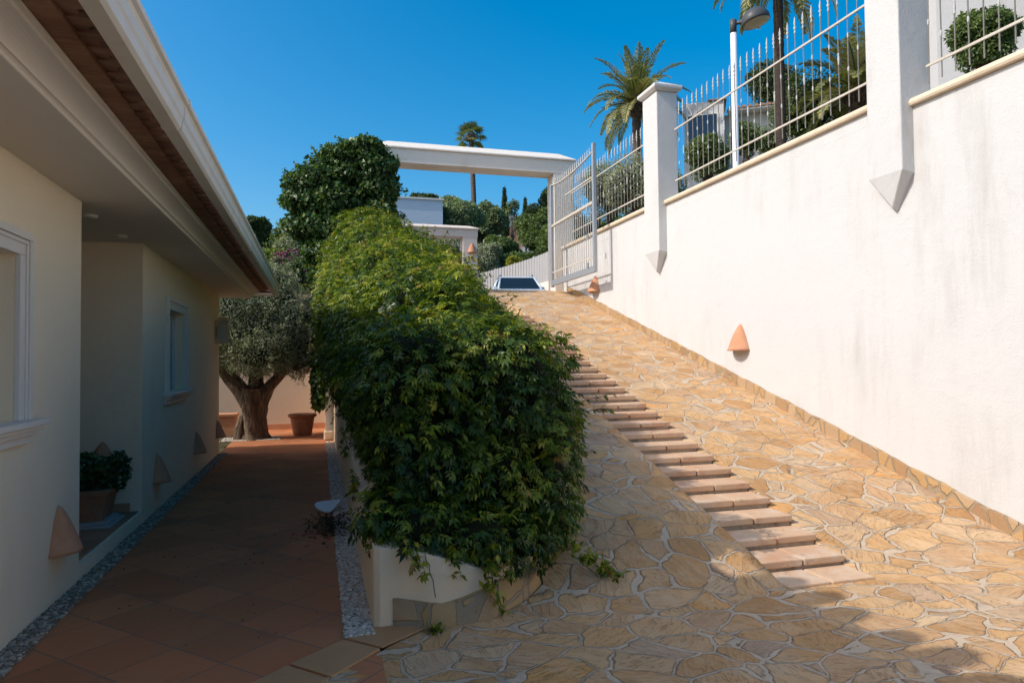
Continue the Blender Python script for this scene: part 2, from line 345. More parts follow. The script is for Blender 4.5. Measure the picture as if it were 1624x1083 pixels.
def leafmass(name, blobs, n, size, mat, parent, kind='single', seed=0, depth=.3, lump=.1, aspect=.5, droop=.25, inner=.86, tipbias=.5, clip=None, keepf=None):
    g = np.random.default_rng(seed+5); P, Nn, r = shell(blobs, n, depth, inner, lump, seed=seed)
    if keepf is not None:
        k = keepf(P); P, Nn, r = P[k], Nn[k], r[k]
    m = len(P)
    clump = np.sin(P[:, 0]*5.1+1)*np.sin(P[:, 1]*4.3+2)*np.sin(P[:, 2]*5.7) 
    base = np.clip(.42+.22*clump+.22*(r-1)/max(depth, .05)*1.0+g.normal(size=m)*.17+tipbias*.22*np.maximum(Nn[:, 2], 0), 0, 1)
    if kind == 'single':
        A = unit(Nn*.55+g.normal(size=(m, 3))*.6+np.array([0, 0, -droop])); N = unit(Nn*.9+g.normal(size=(m, 3))*.55+np.array([0, 0, .35]))
        L = size*(.65+.7*g.random(m)); V = leafquads(P, N, A, L, L*aspect); T = base
    else:
        Rx = unit(Nn*.75+g.normal(size=(m, 3))*.5+np.array([0, 0, -droop*.4])); up = unit(Nn*.5+g.normal(size=(m, 3))*.3+np.array([0, 0, .7]))
        Sx = unit(np.cross(up, Rx)); Vs = []; Ts = []; csz = .6+.75*g.random(m)**1.3
        for (tt, sd, fw) in ((.15, 1, .45), (.15, -1, .45), (.45, 1, .6), (.45, -1, .6), (.75, 1, .8), (.75, -1, .8), (.85, 0, 1)):
            C = P+Rx*size*1.5*tt+np.array([0, 0, -1])*size*.5*tt**2
            A = unit(Rx*fw+Sx*sd*.9+np.array([0, 0, -droop*(.6+tt)])); L = size*(.75+.4*g.random(m))*csz
            N = unit(up+g.normal(size=(m, 3))*.25); Vs.append(leafquads(C, N, A, L, L*aspect)); Ts.append(np.clip(base+g.normal(size=m)*.05, 0, 1))
        V = np.concatenate(Vs); T = np.concatenate(Ts)
    return mesh_quads(name, V, T, mat, parent)
def ico(sub=2):
    import bmesh
    bm = bmesh.new(); bmesh.ops.create_icosphere(bm, subdivisions=sub, radius=1)
    v = np.array([p.co[:] for p in bm.verts]); f = [tuple(q.index for q in p.verts) for p in bm.faces]; bm.free(); return v, f
IV, IF = ico(2); IV1, IF1 = ico(1)
def core(name, blobs, k, mat, parent):  # solid dark lumps inside the leaves that keep gaps from showing through
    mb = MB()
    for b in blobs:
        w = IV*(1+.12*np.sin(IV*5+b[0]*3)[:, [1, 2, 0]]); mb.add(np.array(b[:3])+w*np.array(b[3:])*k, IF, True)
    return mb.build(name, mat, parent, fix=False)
def limb(mb, a, b, r0, r1, n=5, wob=.06, seg=7):
    a, b = np.array(a, float), np.array(b, float); L = np.linalg.norm(b-a); pts = []
    for i in range(n+1):
        t_ = i/n; p = a+(b-a)*t_
        if 0 < i < n: p = p+np.array([rnd.uniform(-1, 1), rnd.uniform(-1, 1), 0])*wob*L
        pts.append(p)
    mb.tube(pts, [r0+(r1-r0)*i/n for i in range(n+1)], seg)
def tree(name, label, cat, loc, blobs, nleaf, size, leafmat, group=None, kind='single', trunk_r=.15, seed=0, bark='palm_bark', corek=.7, depth=.45, lump=.14, aspect=.5, droop=.2, trunk=True, inner=.85):
    """blobs are relative to loc"""
    rt = empty(name, tuple(loc)); tag(rt, label, cat, group)
    leafmass('crown', blobs, nleaf, size, MAT[leafmat], rt, kind, seed, depth, lump, aspect, droop, inner)
    if corek: core('dark_filler', blobs, corek, MAT['core'], rt)
    if trunk:
        mb = MB(); top = min(b[2] for b in blobs)
        mb.tube([(0, 0, -1.0), (0, 0, .1), (rnd.uniform(-.1, .1), 0, top*.6), (0, 0, top+.2)], [trunk_r*1.3, trunk_r*1.2, trunk_r*.9, trunk_r*.6], 8)
        for b in blobs[:7]: limb(mb, (0, 0, top*.7), b[:3], trunk_r*.5, trunk_r*.15)
        mb.build('trunk', MAT[bark], rt)
    return rt

# ================================================================== THE SETTING
def softplus(v, k=.16): return k*np.logaddexp(0, v/k)
def zramp(y):
    z = .298*softplus(np.asarray(y, float)-4.16, .10)
    return 3.26-softplus(3.26-z, .10)
def grid(name, xs, ys, zf, mat, parent=None, smooth=True):
    xs, ys = np.array(xs), np.array(ys); X, Y = np.meshgrid(xs, ys); Z = zf(X, Y)
    v = np.stack([X, Y, Z], -1).reshape(-1, 3); nx = len(xs)
    f = [(j*nx+i, j*nx+i+1, (j+1)*nx+i+1, (j+1)*nx+i) for j in range(len(ys)-1) for i in range(nx-1)]
    mb = MB(); mb.add(v, f, smooth); return mb.build(name, mat, parent, fix=False)
SX0, SX1, TREAD, RISE, Y0 = 3.03, 3.74, .2852, .0850, 4.24
def stones(X, Y):  # gentle unevenness of hand-laid paving
    return .006*np.sin(X*5.3+np.sin(Y*3.1))*np.cos(Y*4.7+X)+.004*np.sin(X*13+Y*9)
def z_left(X, Y):
    lift = .088*np.clip((Y-3.95)/.35, 0, 1); return zramp(Y)+lift+stones(X, Y)
ysl = np.concatenate([np.arange(-4, 3, .25), np.arange(3, 16.2, .06)])
# the sheet left of the steps, cut along the planter; right of the steps; apron in front
def z_all(X, Y):
    z = zramp(Y)+stones(X, Y)
    L = X < SX0+.004; lift = .080*np.clip((Y-3.95)/.4, 0, 1)*np.clip((X-1.2)/.8, 0, 1)
    z = np.where(L, z+lift, z)
    mid = (X > SX0+.004) & (X < SX1-.004) & (Y > 4.0) & (Y < 13.2)
    return np.where(mid, z-.16, z)
xr = np.concatenate([np.arange(1.9, 3.0, .1), [SX0, SX0+.008, SX1-.008, SX1], np.arange(3.85, 5.7, .1)])
drv = grid('driveway', xr, ysl, z_all, MAT['flag']); tag(drv, kind='structure')
# the part of the apron in front of and beside the planter
def zap(X, Y): return z_all(X, Y)
mbp = MB()
def poly_sheet(pts, z): mbp.add([(x, y, z) for x, y in pts], [tuple(range(len(pts)))])
def xplanter(y): # right side of planter
    return np.interp(y, [4.0, 4.34, 5, 6, 8], [1.0, 1.45, 1.62, 1.75, 1.85])
ya = np.concatenate([np.arange(-4, 3.5, .25), np.arange(3.5, 8.0, .06)])
# rows run from a left limit to x=1.9
def xleft(y):
    if y < 3.49: return -.62+(3.49-y)*-.0 if y < 2.9 else -.22-(3.49-y)*.6
    if y < 4.03: return np.interp(y, [3.49, 3.58, 4.0, 4.03], [-.05, .11, .60, .66])
    return float(np.interp(y, [4.03, 4.16, 4.34, 5, 6, 8], [1.0, 1.21, 1.43, 1.60, 1.73, 1.83]))
vs = []; NXA = 26
for y in ya:
    x0 = min(xleft(y), 1.85)
    for i in range(NXA): x = x0+(1.9-x0)*i/(NXA-1); vs.append((x, y, float(z_all(np.array([x]), np.array([y]))[0])))
fs = [(j*NXA+i, j*NXA+i+1, (j+1)*NXA+i+1, (j+1)*NXA+i) for j in range(len(ya)-1) for i in range(NXA-1)]
mb = MB(); mb.add(vs, fs, True); ap = mb.build('driveway_apron', MAT['flag'], fix=False); tag(ap, kind='structure')
# garden path of diagonal tiles (with the porch side) and its base
g1 = grid('path', np.linspace(-1.66, .32, 12), np.linspace(-4, 17.1, 60), lambda X, Y: .0*X+.002+.0015*np.sin(X*4+Y*3), MAT['tiles']); tag(g1, kind='structure')
mb = MB()
# row of larger border tiles between path and paving
bt = [((.44, 4.19), (.60, 4.0), (.33, 3.80), (.14, 3.99)), ((.135, 3.985), (.325, 3.79), (.06, 3.52), (-.15, 3.74)), ((-.155, 3.735), (.055, 3.51), (-.22, 3.24), (-.42, 3.48)), ((-.425, 3.475), (-.225, 3.23), (-.5, 2.96), (-.7, 3.2))]
for q in bt:
    c = np.mean(q, 0); q = [c+(np.array(p)-c)*.965 for p in q]; z = .012
    mb.add([(p[0], p[1], 0) for p in q]+[(p[0], p[1], z) for p in q], [(3, 2, 1, 0), (4, 5, 6, 7), (0, 1, 5, 4), (1, 2, 6, 5), (2, 3, 7, 6), (3, 0, 4, 7)])
o = mb.build('path_border', MAT['border'], bevel=.004); tag(o, kind='structure')
# terrain
xs = sorted(set(list(np.linspace(-160, 0, 34))+[.25, .45, 5.62, 5.9, 8, 9.45, 9.6, 12, 16, 20]+list(np.linspace(26, 220, 38))))
ys = sorted(set([-30, -10, 0, 5, 10, 15, 15.25, 15.3, 17.46, 17.6, 18, 20, 24, 28]+list(np.linspace(32, 320, 60))))
def zter(X, Y):
    d = np.hypot(X*.9, Y); hill = 3.1+np.clip(d-27, 0, 1e9)*.085+3.0*np.clip((d-60)/60, 0, 1)+1.2*np.sin(X*.05+1)*np.clip((Y-40)/60, 0, 1)
    z = np.where(Y > 17.5, hill, 3.1)
    z = np.where((Y <= 17.5) & (X < .3), -.25, z)
    z = np.where((Y <= 17.5) & (X >= .3) & (X < 5.7), -.25, z)
    z = np.where((Y <= 17.5) & (X >= 5.7), np.where((Y > 15.27) & (X < 9.5), 3.15, 4.0), z)
    z = np.where((Y > 17.5) & (X > 9.5), np.maximum(z, 4.0-.5*np.clip((Y-16)/4, 0, 1)), z)
    return z
g = grid('ground', xs, ys, zter, MAT['hill']); tag(g, kind='structure')
g = grid('road', np.linspace(1.35, 8.9, 12), np.concatenate([[16.15], np.linspace(17.3, 40, 20)]), lambda X, Y: 3.262+.0*X+np.clip(Y-24, 0, 99)*.11, MAT['road']); tag(g, kind='structure')
# pebble strips as real pebbles
def pebbles(name, x0, x1, y0, y1, n, seed, tn=.62):
    g = np.random.default_rng(seed); P = np.stack([g.uniform(x0, x1, n), y0+(y1-y0)*g.random(n)**1.25, g.uniform(.002, .014, n)], 1)
    s = g.uniform(.007, .014, n); V = IV1[None]*np.stack([s*1.5, s, s*.7], 1)[:, None]
    a = g.uniform(0, 6.28, n); ca, sa = np.cos(a)[:, None], np.sin(a)[:, None]
    V = np.stack([V[..., 0]*ca-V[..., 1]*sa, V[..., 0]*sa+V[..., 1]*ca, V[..., 2]], -1)+P[:, None]
    F = np.array(IF1); T = V[:, F]; T = T.reshape(-1, 3, 3); tint = np.repeat(np.clip(g.normal(tn, .25, n), 0, 1), len(F))
    return mesh_quads(name, T, tint, MAT['pebble'], None, 3)
o = pebbles('gravel_strip', -1.65, -1.52, 3.3, 12.9, 6500, 3, .15); tag(o, 'thin strip of pale pebbles along the foot of the house wall', 'gravel', kind='stuff')
o = pebbles('gravel_strip', .145, .305, 4.0, 14.0, 7500, 4); tag(o, 'strip of white pebbles along the low planter wall', 'gravel', kind='stuff')

# ================================================================== STAIRS
st = empty('staircase', (SX0, Y0, 0)); tag(st, 'long flight of shallow terracotta tiled steps let into the stone driveway', 'steps')
for i in range(-1, 28):
    y = i*TREAD; zn = .100+i*RISE+.003*rnd.uniform(-1, 1)
    if i == -1: zn = .022
    mb = MB(); w = SX1-SX0
    mb.box(0, w-.012, y+.012, y+TREAD+.02, zn-.16, zn-.056)
    rs = mb.build('step', MAT['mortar'], st)
    for k in range(2):
        xa = .002+k*w/2+(.003 if k else 0); xb = xa+w/2-.007
        mb = MB(); jx = rnd.uniform(-.005, .005); mb.box(xa, xb+(0.01 if k else 0), y+jx, y+TREAD+.012, zn-.055, zn+rnd.uniform(-.002, .002))
        mb.build('tread_tile', MAT['steptile'], rs, bevel=.011, seg=3)

# ================================================================== RIGHT RETAINING WALL
rw = empty('retaining_wall', (5.57, 8, 0)); tag(rw, 'long tall white retaining wall with a stone coping beside the driveway', 'wall')
XW = 5.57
def rel(mb, r, ox): # shift vertices so that they are relative to the parent
    mb.v = [(x-ox[0], y-ox[1], z-ox[2]) for x, y, z in mb.v]; return mb
OW = (5.57, 8, 0)
mb = MB(); mb.box(XW, 5.93, -3, 15.1, -.3, 3.98); 
rel(mb, rw, OW).build('wall', MAT['wall'], rw)
CAPS = [(-3, 5.25, 4.055), (5.67, 10.13, 4.195), (10.65, 15.1, 4.24)]
for a, b, zt in CAPS:
    mb = MB(); pr = [(XW-.045, zt-.07), (XW-.055, zt-.045), (XW-.05, zt-.02), (XW-.035, zt), (5.95, zt+.03), (5.95, zt-.072), (XW, zt-.072)]
    mb.extrude_y(pr, a, b); rel(mb, rw, OW).build('coping', MAT['cap'], rw, bevel=.006)
    if zt > 4.06+.0:
        mb = MB(); mb.box(XW+.0, 5.93, a+.001, b-.001, 3.981, zt-.074); rel(mb, rw, OW).build('wall_top', MAT['wall'], rw)
# pillars with inverted pyramid feet
for (ya_, yb_, ztop) in ((5.25, 5.67, 6.02), (10.13, 10.64, 6.02)):
    mb = MB(); x0 = 5.42; x1 = 5.80; zs = 3.36; yc = (ya_+yb_)/2
    v = [(x0, ya_, zs), (XW+.01, ya_, zs), (XW+.01, yb_, zs), (x0, yb_, zs), (XW+.01, yc, 2.98)]
    mb.add([(x0, ya_, ztop), (x1, ya_, ztop), (x1, yb_, ztop), (x0, yb_, ztop), (x0, ya_, zs), (x0, yb_, zs), (XW+.01, ya_, zs-.02), (XW+.01, yb_, zs-.02), (5.50, yc, 3.03),
            (x1, ya_, zs), (x1, yb_, zs), (XW+.01, yc, 2.99)],
           [(0, 1, 2, 3), (0, 3, 5, 4), (0, 4, 9, 1), (3, 2, 10, 5), (1, 9, 10, 2), (4, 5, 8), (4, 8, 11, 6), (5, 7, 11, 8), (4, 6, 9), (5, 10, 7), (6, 11, 7), (6, 7, 10, 9)])
    p = rel(mb, rw, OW).build('pillar', MAT['wall'], rw, bevel=.012)
    mb = MB(); e = .07; z0 = ztop+.002
    mb.add([(x0-.02, ya_-.02, z0), (x1+.02, ya_-.02, z0), (x1+.02, yb_+.02, z0), (x0-.02, yb_+.02, z0),
            (x0-e, ya_-e, z0+.05), (x1+e, ya_-e, z0+.05), (x1+e, yb_+e, z0+.05), (x0-e, yb_+e, z0+.05),
            (x0-e, ya_-e, z0+.10), (x1+e, ya_-e, z0+.10), (x1+e, yb_+e, z0+.10), (x0-e, yb_+e, z0+.10), ((x0+x1)/2, yc, z0+.27)],
           [(3, 2, 1, 0), (0, 1, 5, 4), (1, 2, 6, 5), (2, 3, 7, 6), (3, 0, 4, 7), (4, 5, 9, 8), (5, 6, 10, 9), (6, 7, 11, 10), (7, 4, 8, 11), (8, 9, 12), (9, 10, 12), (10, 11, 12), (11, 8, 12)])
    rel(mb, rw, OW); c = mb.build('pillar_cap', MAT['wall'], p, bevel=.01)
# stone skirting following the ramp
yy = np.arange(-1, 14.9, .1); mb = MB(); vs = []
for y in yy:
    z = float(zramp(y)); j = .006*math.sin(y*9)+.004*math.sin(y*23)
    vs += [(XW-.035, y, z-.05), (XW-.035+j*.3, y, z+.118+j), (XW-.003, y, z+.124+j), (XW-.003, y, z-.05)]
fs = [(4*j+k, 4*j+(k+1) % 4, 4*j+4+(k+1) % 4, 4*j+4+k) for j in range(len(yy)-1) for k in range(4)]
mb.add(vs, fs); rel(mb, rw, OW).build('stone_skirting', MAT['band'], rw)

# ================================================================== IRON FENCE PANELS
def bar_mesh(kind, h, zr):
    """square-ish bar with spear finial; zr = heights of decorative knops"""
    mb = MB(); r = .0068
    prof = [(r, 0), (r, h-.21)]
    k = h-.21
    prof += [(r*1.9, k+.005), (r*1.9, k+.02), (r, k+.028), (r*1.2, k+.05), (r*2.9, k+.072), (r*1.5, k+.088), (r*1.3, k+.10), (r*2.3, k+.125), (r*1.5, k+.16), (r*.35, k+.21)]
    mb.lathe(prof, (0, 0, 0), 8)
    if kind == 0: ks = [(.60, 1)]
    elif kind == 1: ks = [(.42, 0), (.80, 0)]
    else: ks = [(.60, 0)]
    for z, big in ks:
        if big: mb.lathe([(r, z-.07), (r*2, z-.06), (r*1.2, z-.045), (r*1.8, z-.02), (r*2.0, z), (r*1.8, z+.02), (r*1.2, z+.045), (r*2, z+.06), (r, z+.07)], (0, 0, 0), 8)
        else: mb.lathe([(r, z-.03), (r*1.4, z-.02), (r*1.65, z), (r*1.4, z+.02), (r, z+.03)], (0, 0, 0), 8)
    me = mb.build('bar', MAT['iron'], None, fix=False); return me
proto = [bar_mesh(k, 1.44, 0) for k in range(3)]; used = [False]*3
pat = [0, 1, 2, 1]
def fence(label, y0, y1, zb, zr0, zr1, x=5.73):
    rt = empty('iron_fence', (x, y0, zb)); tag(rt, label, 'fence', 'iron railing panels on top of the retaining wall')
    for z in (zr0, zr1):
        mb = MB(); mb.box(-.022, -.006, -.08, y1-y0+.02, z-zb-.013, z-zb+.013); mb.build('rail', MAT['rail'], rt, bevel=.003)
    n = int((y1-y0)/.143)
    for i in range(n+1):
        k = pat[i % 4]; src = proto[k]
        if not used[k]: o = src; used[k] = True
        else: o = src.copy(); col.objects.link(o)
        o.parent = rt; o.location = (0, .03+i*.143, rnd.uniform(-.004, .004)); o.rotation_euler = (rnd.uniform(-.008, .008), rnd.uniform(-.006, .006), rnd.uniform(0, .5))
    return rt
fence('iron railing with spear tips nearest the camera beside the near wall pillar', 2.6, 5.2, 4.21, 4.38, 5.25)
fence('long iron railing with spear tips between the two white wall pillars', 5.78, 10.06, 4.36, 4.515, 5.37)
fence('iron railing with spear tips behind the open gate beyond the far pillar', 10.75, 14.9, 4.40, 4.55, 5.46)

# ================================================================== GATE LEAF
gx = 5.20; gy0, gy1 = 12.30, 14.82
gt = empty('driveway_gate', (gx, gy0, 3.27)); tag(gt, 'open grey metal gate leaf with curved spear top standing along the wall', 'gate')
L = gy1-gy0
def zt(u): # top rail
    return np.interp(u, [0, .15, .5, .9, 1.3, 1.9, 2.3, 2.52], [5.66, 5.62, 5.58, 5.545, 5.52, 5.525, 5.56, 5.60])-3.27
mb = MB(); mb.box(-.035, .035, -.035, .05, .0, 5.80-3.27); mb.build('end_post', MAT['galv'], gt, bevel=.005)
mb = MB(); mb.box(-.035, .035, L-.05, L+.03, -.03, 5.62-3.27); mb.build('end_post', MAT['galv'], gt, bevel=.005)
mb = MB(); mb.box(-.03, .03, .05, L-.05, .0, .13); mb.build('bottom_rail', MAT['galv'], gt, bevel=.004)
mb = MB(); mb.box(-.03, .03, .05, L-.05, 1.35, 1.405); mb.build('middle_rail', MAT['rail'], gt, bevel=.004)
mb = MB(); mb.box(-.02, -.008, .05, L-.05, .29, .32); mb.build('lower_rail', MAT['rail'], gt)
mb = MB(); mb.box(-.02, -.008, .05, L*.62, 1.87, 1.895); mb.build('upper_rail', MAT['rail'], gt)
mb = MB(); mb.tube([(-.015, u, zt(u)) for u in np.linspace(.05, L-.05, 16)], .018, 6); mb.build('curved_top_rail', MAT['rail'], gt)
nb = 21
for i in range(nb):
    u = .10+(L-.2)*i/(nb-1); h = zt(u)+.17; mb = MB(); r = .0068
    ks = [(1.0, .02), (1.72, .02)] if i % 2 else [(.8, .022)]
    prof = [(r, .10)]
    for z, _ in ks: prof += [(r, z-.03), (r*2, z), (r, z+.03)]
    prof += [(r, h-.15), (r*2, h-.13), (r, h-.12), (r*2.4, h-.08), (r*1.2, h-.06), (r*2, h-.04), (.002, h)]
    mb.lathe(prof, (0, u, 0), 6); mb.build('bar', MAT['iron'], gt, fix=False)
mb = MB()
for a in (.1, .8, 1.5): mb.box(-.05, -.03, L*.1, L*.1+.06, 1.32-a*.8, 1.42-a*.8)
mb.build('latch', MAT['galv'], gt)

# ================================================================== ARCHES
ar = empty('gate_arch', (1.2, 15.1, 3.2)); tag(ar, 'wide white rendered gateway beam spanning the top of the driveway', 'archway')
def relp(mb, o): mb.v = [(x-o.location[0], y-o.location[1], z-o.location[2]) for x, y, z in mb.v]; return mb
def beam(o, x0, x1, y0, y1, z0, z1, z2, rx, mat):
    relp(MB().box(x0, x1, y0, y1, z0, z1), o).build('beam', mat, o, bevel=.012)
    e = .035; mb = MB(); s = .17
    mb.add([(x0-e, y0-e, z1), (x1+e, y0-e, z1), (x1+e, y1+e, z1), (x0-e, y1+e, z1), (x0-e, y0-e, z1+.035), (x1+e, y0-e, z1+.035), (x1+e, y1+e, z1+.035), (x0-e, y1+e, z1+.035),
            (x0+rx, y0+s, z2), (x1-rx, y0+s, z2), (x1-rx, y1-s, z2), (x0+rx, y1-s, z2)],
           [(3, 2, 1, 0), (0, 1, 5, 4), (1, 2, 6, 5), (2, 3, 7, 6), (3, 0, 4, 7), (4, 5, 9, 8), (5, 6, 10, 9), (6, 7, 11, 10), (7, 4, 8, 11), (8, 9, 10, 11)])
    relp(mb, o).build('coping', mat, o, bevel=.006)
beam(ar, 1.15, 5.90, 15.12, 15.62, 5.98, 6.30, 6.50, .35, MAT['arch'])
relp(MB().box(5.37, 5.88, 15.125, 15.615, 3.0, 5.99), ar).build('pillar', MAT['arch'], ar, bevel=.012)
relp(MB().box(1.17, 1.66, 15.125, 15.615, 2.0, 5.99), ar).build('pillar', MAT['arch'], ar, bevel=.012)
a2 = empty('garden_arch', (4.2, 19, 3.2)); tag(a2, 'pink rendered doorway arch with house number behind the hedge', 'archway')
beam(a2, 2.0, 4.42, 19, 19.45, 5.11, 5.33, 5.46, .22, MAT['arch2'])
relp(MB().box(3.98, 4.40, 19.003, 19.445, 2.9, 5.12), a2).build('pillar', MAT['arch2'], a2, bevel=.01)
relp(MB().box(2.02, 2.40, 19.003, 19.445, 2.9, 5.12), a2).build('pillar', MAT['arch2'], a2, bevel=.01)
relp(MB().box(3.66, 3.97, 19.2, 19.26, 3.2, 4.72), a2).build('metal_door', MAT['dark_metal'], a2)
def text(s, loc, size, parent, mat, name, rot=(R(90), 0, 0)):
    c = bpy.data.curves.new(name, 'FONT'); c.body = s; c.size = size; c.extrude = .006; c.offset = .003
    tmp = bpy.data.objects.new(name, c); col.objects.link(tmp); dg = bpy.context.evaluated_depsgraph_get()
    me = bpy.data.meshes.new_from_object(tmp.evaluated_get(dg)); bpy.data.objects.remove(tmp)
    me.name = name; o = bpy.data.objects.new(name, me); col.objects.link(o); me.materials.clear(); me.materials.append(mat)
    o.location = Vector(loc)-parent.location; o.rotation_euler = rot; o.parent = parent; return o
text('38', (4.105, 18.992, 4.43), .18, a2, MAT['dark_metal'], 'house_number')
text('E', (4.08, 18.992, 4.16), .19, a2, MAT['dark_metal'], 'letter_sign')

# ================================================================== WALL LAMPS (terracotta half cones)
def lamp_mesh(r, h, mat):
    mb = MB(); na, nz = 18, 14; th = .012
    for (rr, off, hh) in ((r, 0, h), (r-th, -.0, h-th*1.6)):
        vs = []
        for j in range(nz+1):
            t_ = j/nz; z = hh*(1-t_); q = rr*(t_**.68)*(1+.03*t_)
            for k in range(na+1):
                a = math.pi*k/na; vs.append((q*math.sin(a)*.92, -q*math.cos(a), z))
        fs = [(j*(na+1)+k, j*(na+1)+k+1, (j+1)*(na+1)+k+1, (j+1)*(na+1)+k) for j in range(nz) for k in range(na)]
        mb.add(vs, fs, True)
    b1 = nz*(na+1); b2 = (nz+1)*(na+1)+b1
    mb.f += [(b1+k, b1+k+1, b2+k+1, b2+k) for k in range(na)]; mb.sm += [False]*na
    return mb.build('wall_lamp', mat, None)
def wall_lamp(x, y, z, face, r, h, label, group, src=[None]):
    """face: rotation about z of the outward direction (+X local)"""
    o = lamp_mesh(r, h, MAT['terra']); o.location = (x, y, z); o.rotation_euler = (0, 0, face); tag(o, label, 'wall lamp', group); return o
GL = 'terracotta half cone wall lamps'
wall_lamp(-1.658, 5.20, .325, 0, .155, .31, 'terracotta cone lamp on house wall nearest the camera before the porch recess', GL)
wall_lamp(-1.658, 8.07, .31, 0, .155, .31, 'terracotta cone lamp on house wall just past the porch recess', GL)
wall_lamp(-1.658, 10.50, .31, 0, .155, .31, 'terracotta cone lamp on house wall beyond the second window', GL)
wall_lamp(-1.658, 12.60, .31, 0, .155, .31, 'terracotta cone lamp at the far house corner by the olive tree', GL)
wall_lamp(-2.00, 7.442, .50, R(-90), .16, .32, 'terracotta cone lamp in the porch recess above the potted plant', GL)
wall_lamp(XW-.002, 8.13, 1.665, R(180), .19, .37, 'sunlit terracotta cone lamp in the middle of the white retaining wall', GL)
wall_lamp(XW-.002, 13.15, 2.97, R(180), .19, .35, 'terracotta cone lamp on the white wall under the open gate', GL)
wall_lamp(4.24, 19.0, 4.66, R(-90), .135, .28, 'terracotta cone lamp on the pink arch pillar above the house number', GL)

# ================================================================== HOUSE
hs = empty('house', (-1.66, 5, 0)); tag(hs, 'cream rendered house with deep white eaves on the left of the path', 'house')
XH = -1.66; ZS = 2.75
def H(mb): return relp(mb, hs)
def wall_face_x(X, y0, y1, z0, z1, ops, depth, mat, name):
    """outer wall facing +X with rectangular openings (ya, yb, za, zb) and their reveals"""
    mb = MB(); ys_ = sorted({y0, y1} | {o[0] for o in ops} | {o[1] for o in ops}); zs_ = sorted({z0, z1} | {o[2] for o in ops} | {o[3] for o in ops})
    for i in range(len(ys_)-1):
        for j in range(len(zs_)-1):
            a, b, c, d = ys_[i], ys_[i+1], zs_[j], zs_[j+1]
            if any(a >= o[0]-1e-6 and b <= o[1]+1e-6 and c >= o[2]-1e-6 and d <= o[3]+1e-6 for o in ops): continue
            mb.add([(X, a, c), (X, b, c), (X, b, d), (X, a, d)], [(0, 1, 2, 3)])
    for a, b, c, d in ops:
        Xi = X-depth
        for q in ([(X, a, c), (X, a, d), (Xi, a, d), (Xi, a, c)], [(X, b, c), (Xi, b, c), (Xi, b, d), (X, b, d)], [(X, a, d), (X, b, d), (Xi, b, d), (Xi, a, d)], [(X, a, c), (Xi, a, c), (Xi, b, c), (X, b, c)]):
            mb.add(q, [(0, 1, 2, 3)])
    return H(mb).build(name, mat, hs, fix=False)
W1 = (3.20, 4.50, 1.24, 2.19); W2 = (8.60, 9.53, 1.24, 2.19)
wall_face_x(XH, -4, 5.63, -.1, ZS+.05, [W1], .16, MAT['house'], 'wall')
wall_face_x(XH, 7.45, 12.85, -.1, ZS+.05, [W2], .16, MAT['house'], 'wall')
mb = MB()  # recess side walls, end wall, back walls
mb.add([(XH, 5.63, -.1), (-4.2, 5.63, -.1), (-4.2, 5.63, ZS+.05), (XH, 5.63, ZS+.05)], [(0, 1, 2, 3)])
mb.add([(XH, 7.45, -.1), (-4.2, 7.45, -.1), (-4.2, 7.45, ZS+.05), (XH, 7.45, ZS+.05)], [(0, 1, 2, 3)])
mb.add([(-4.2, 5.63, -.1), (-4.2, 7.45, -.1), (-4.2, 7.45, ZS+.05), (-4.2, 5.63, ZS+.05)], [(0, 1, 2, 3)])
mb.add([(XH, 12.85, -.1), (-9, 12.85, -.1), (-9, 12.85, ZS+.05), (XH, 12.85, ZS+.05)], [(0, 1, 2, 3)])
mb.add([(-9, -4, -.1), (-9, 12.85, -.1), (-9, 12.85, ZS+.05), (-9, -4, ZS+.05)], [(0, 1, 2, 3)])
mb.add([(XH, -4, -.1), (-9, -4, -.1), (-9, -4, ZS+.05), (XH, -4, ZS+.05)], [(0, 1, 2, 3)])
H(mb).build('recess_wall', MAT['house'], hs, fix=False)
H(MB().box(-4.19, XH+.001, 5.635, 7.445, -.1, .122)).build('porch_step', MAT['house'], hs)
H(MB().box(-4.18, XH-.03, 5.64, 7.44, .124, .134)).build('porch_floor', MAT['tiles2'], hs)
H(MB().box(-4.18, XH-.10, 7.428, 7.446, .135, .215)).build('skirting_tile', MAT['terra'], hs)
H(MB().box(-9, -1.17, -4, 13.28, ZS, ZS+.04)).build('soffit', MAT['soffit'], hs)
# cornice moulding
pr = [(-1.30, ZS-.002), (-1.172, ZS-.002), (-1.172, ZS+.018), (-1.160, ZS+.026), (-1.150, ZS+.026)]
for k in range(9):
    a = k/8*math.pi/2; pr.append((-1.150+.095*(1-math.cos(a)), ZS+.026+.062*math.sin(a)))
pr += [(-1.048, ZS+.088), (-1.048, ZS+.108), (-1.034, ZS+.112), (-1.034, ZS+.128), (-1.30, ZS+.128)]
H(MB().extrude_y(pr, -4, 13.30)).build('cornice', MAT['trim'], hs)
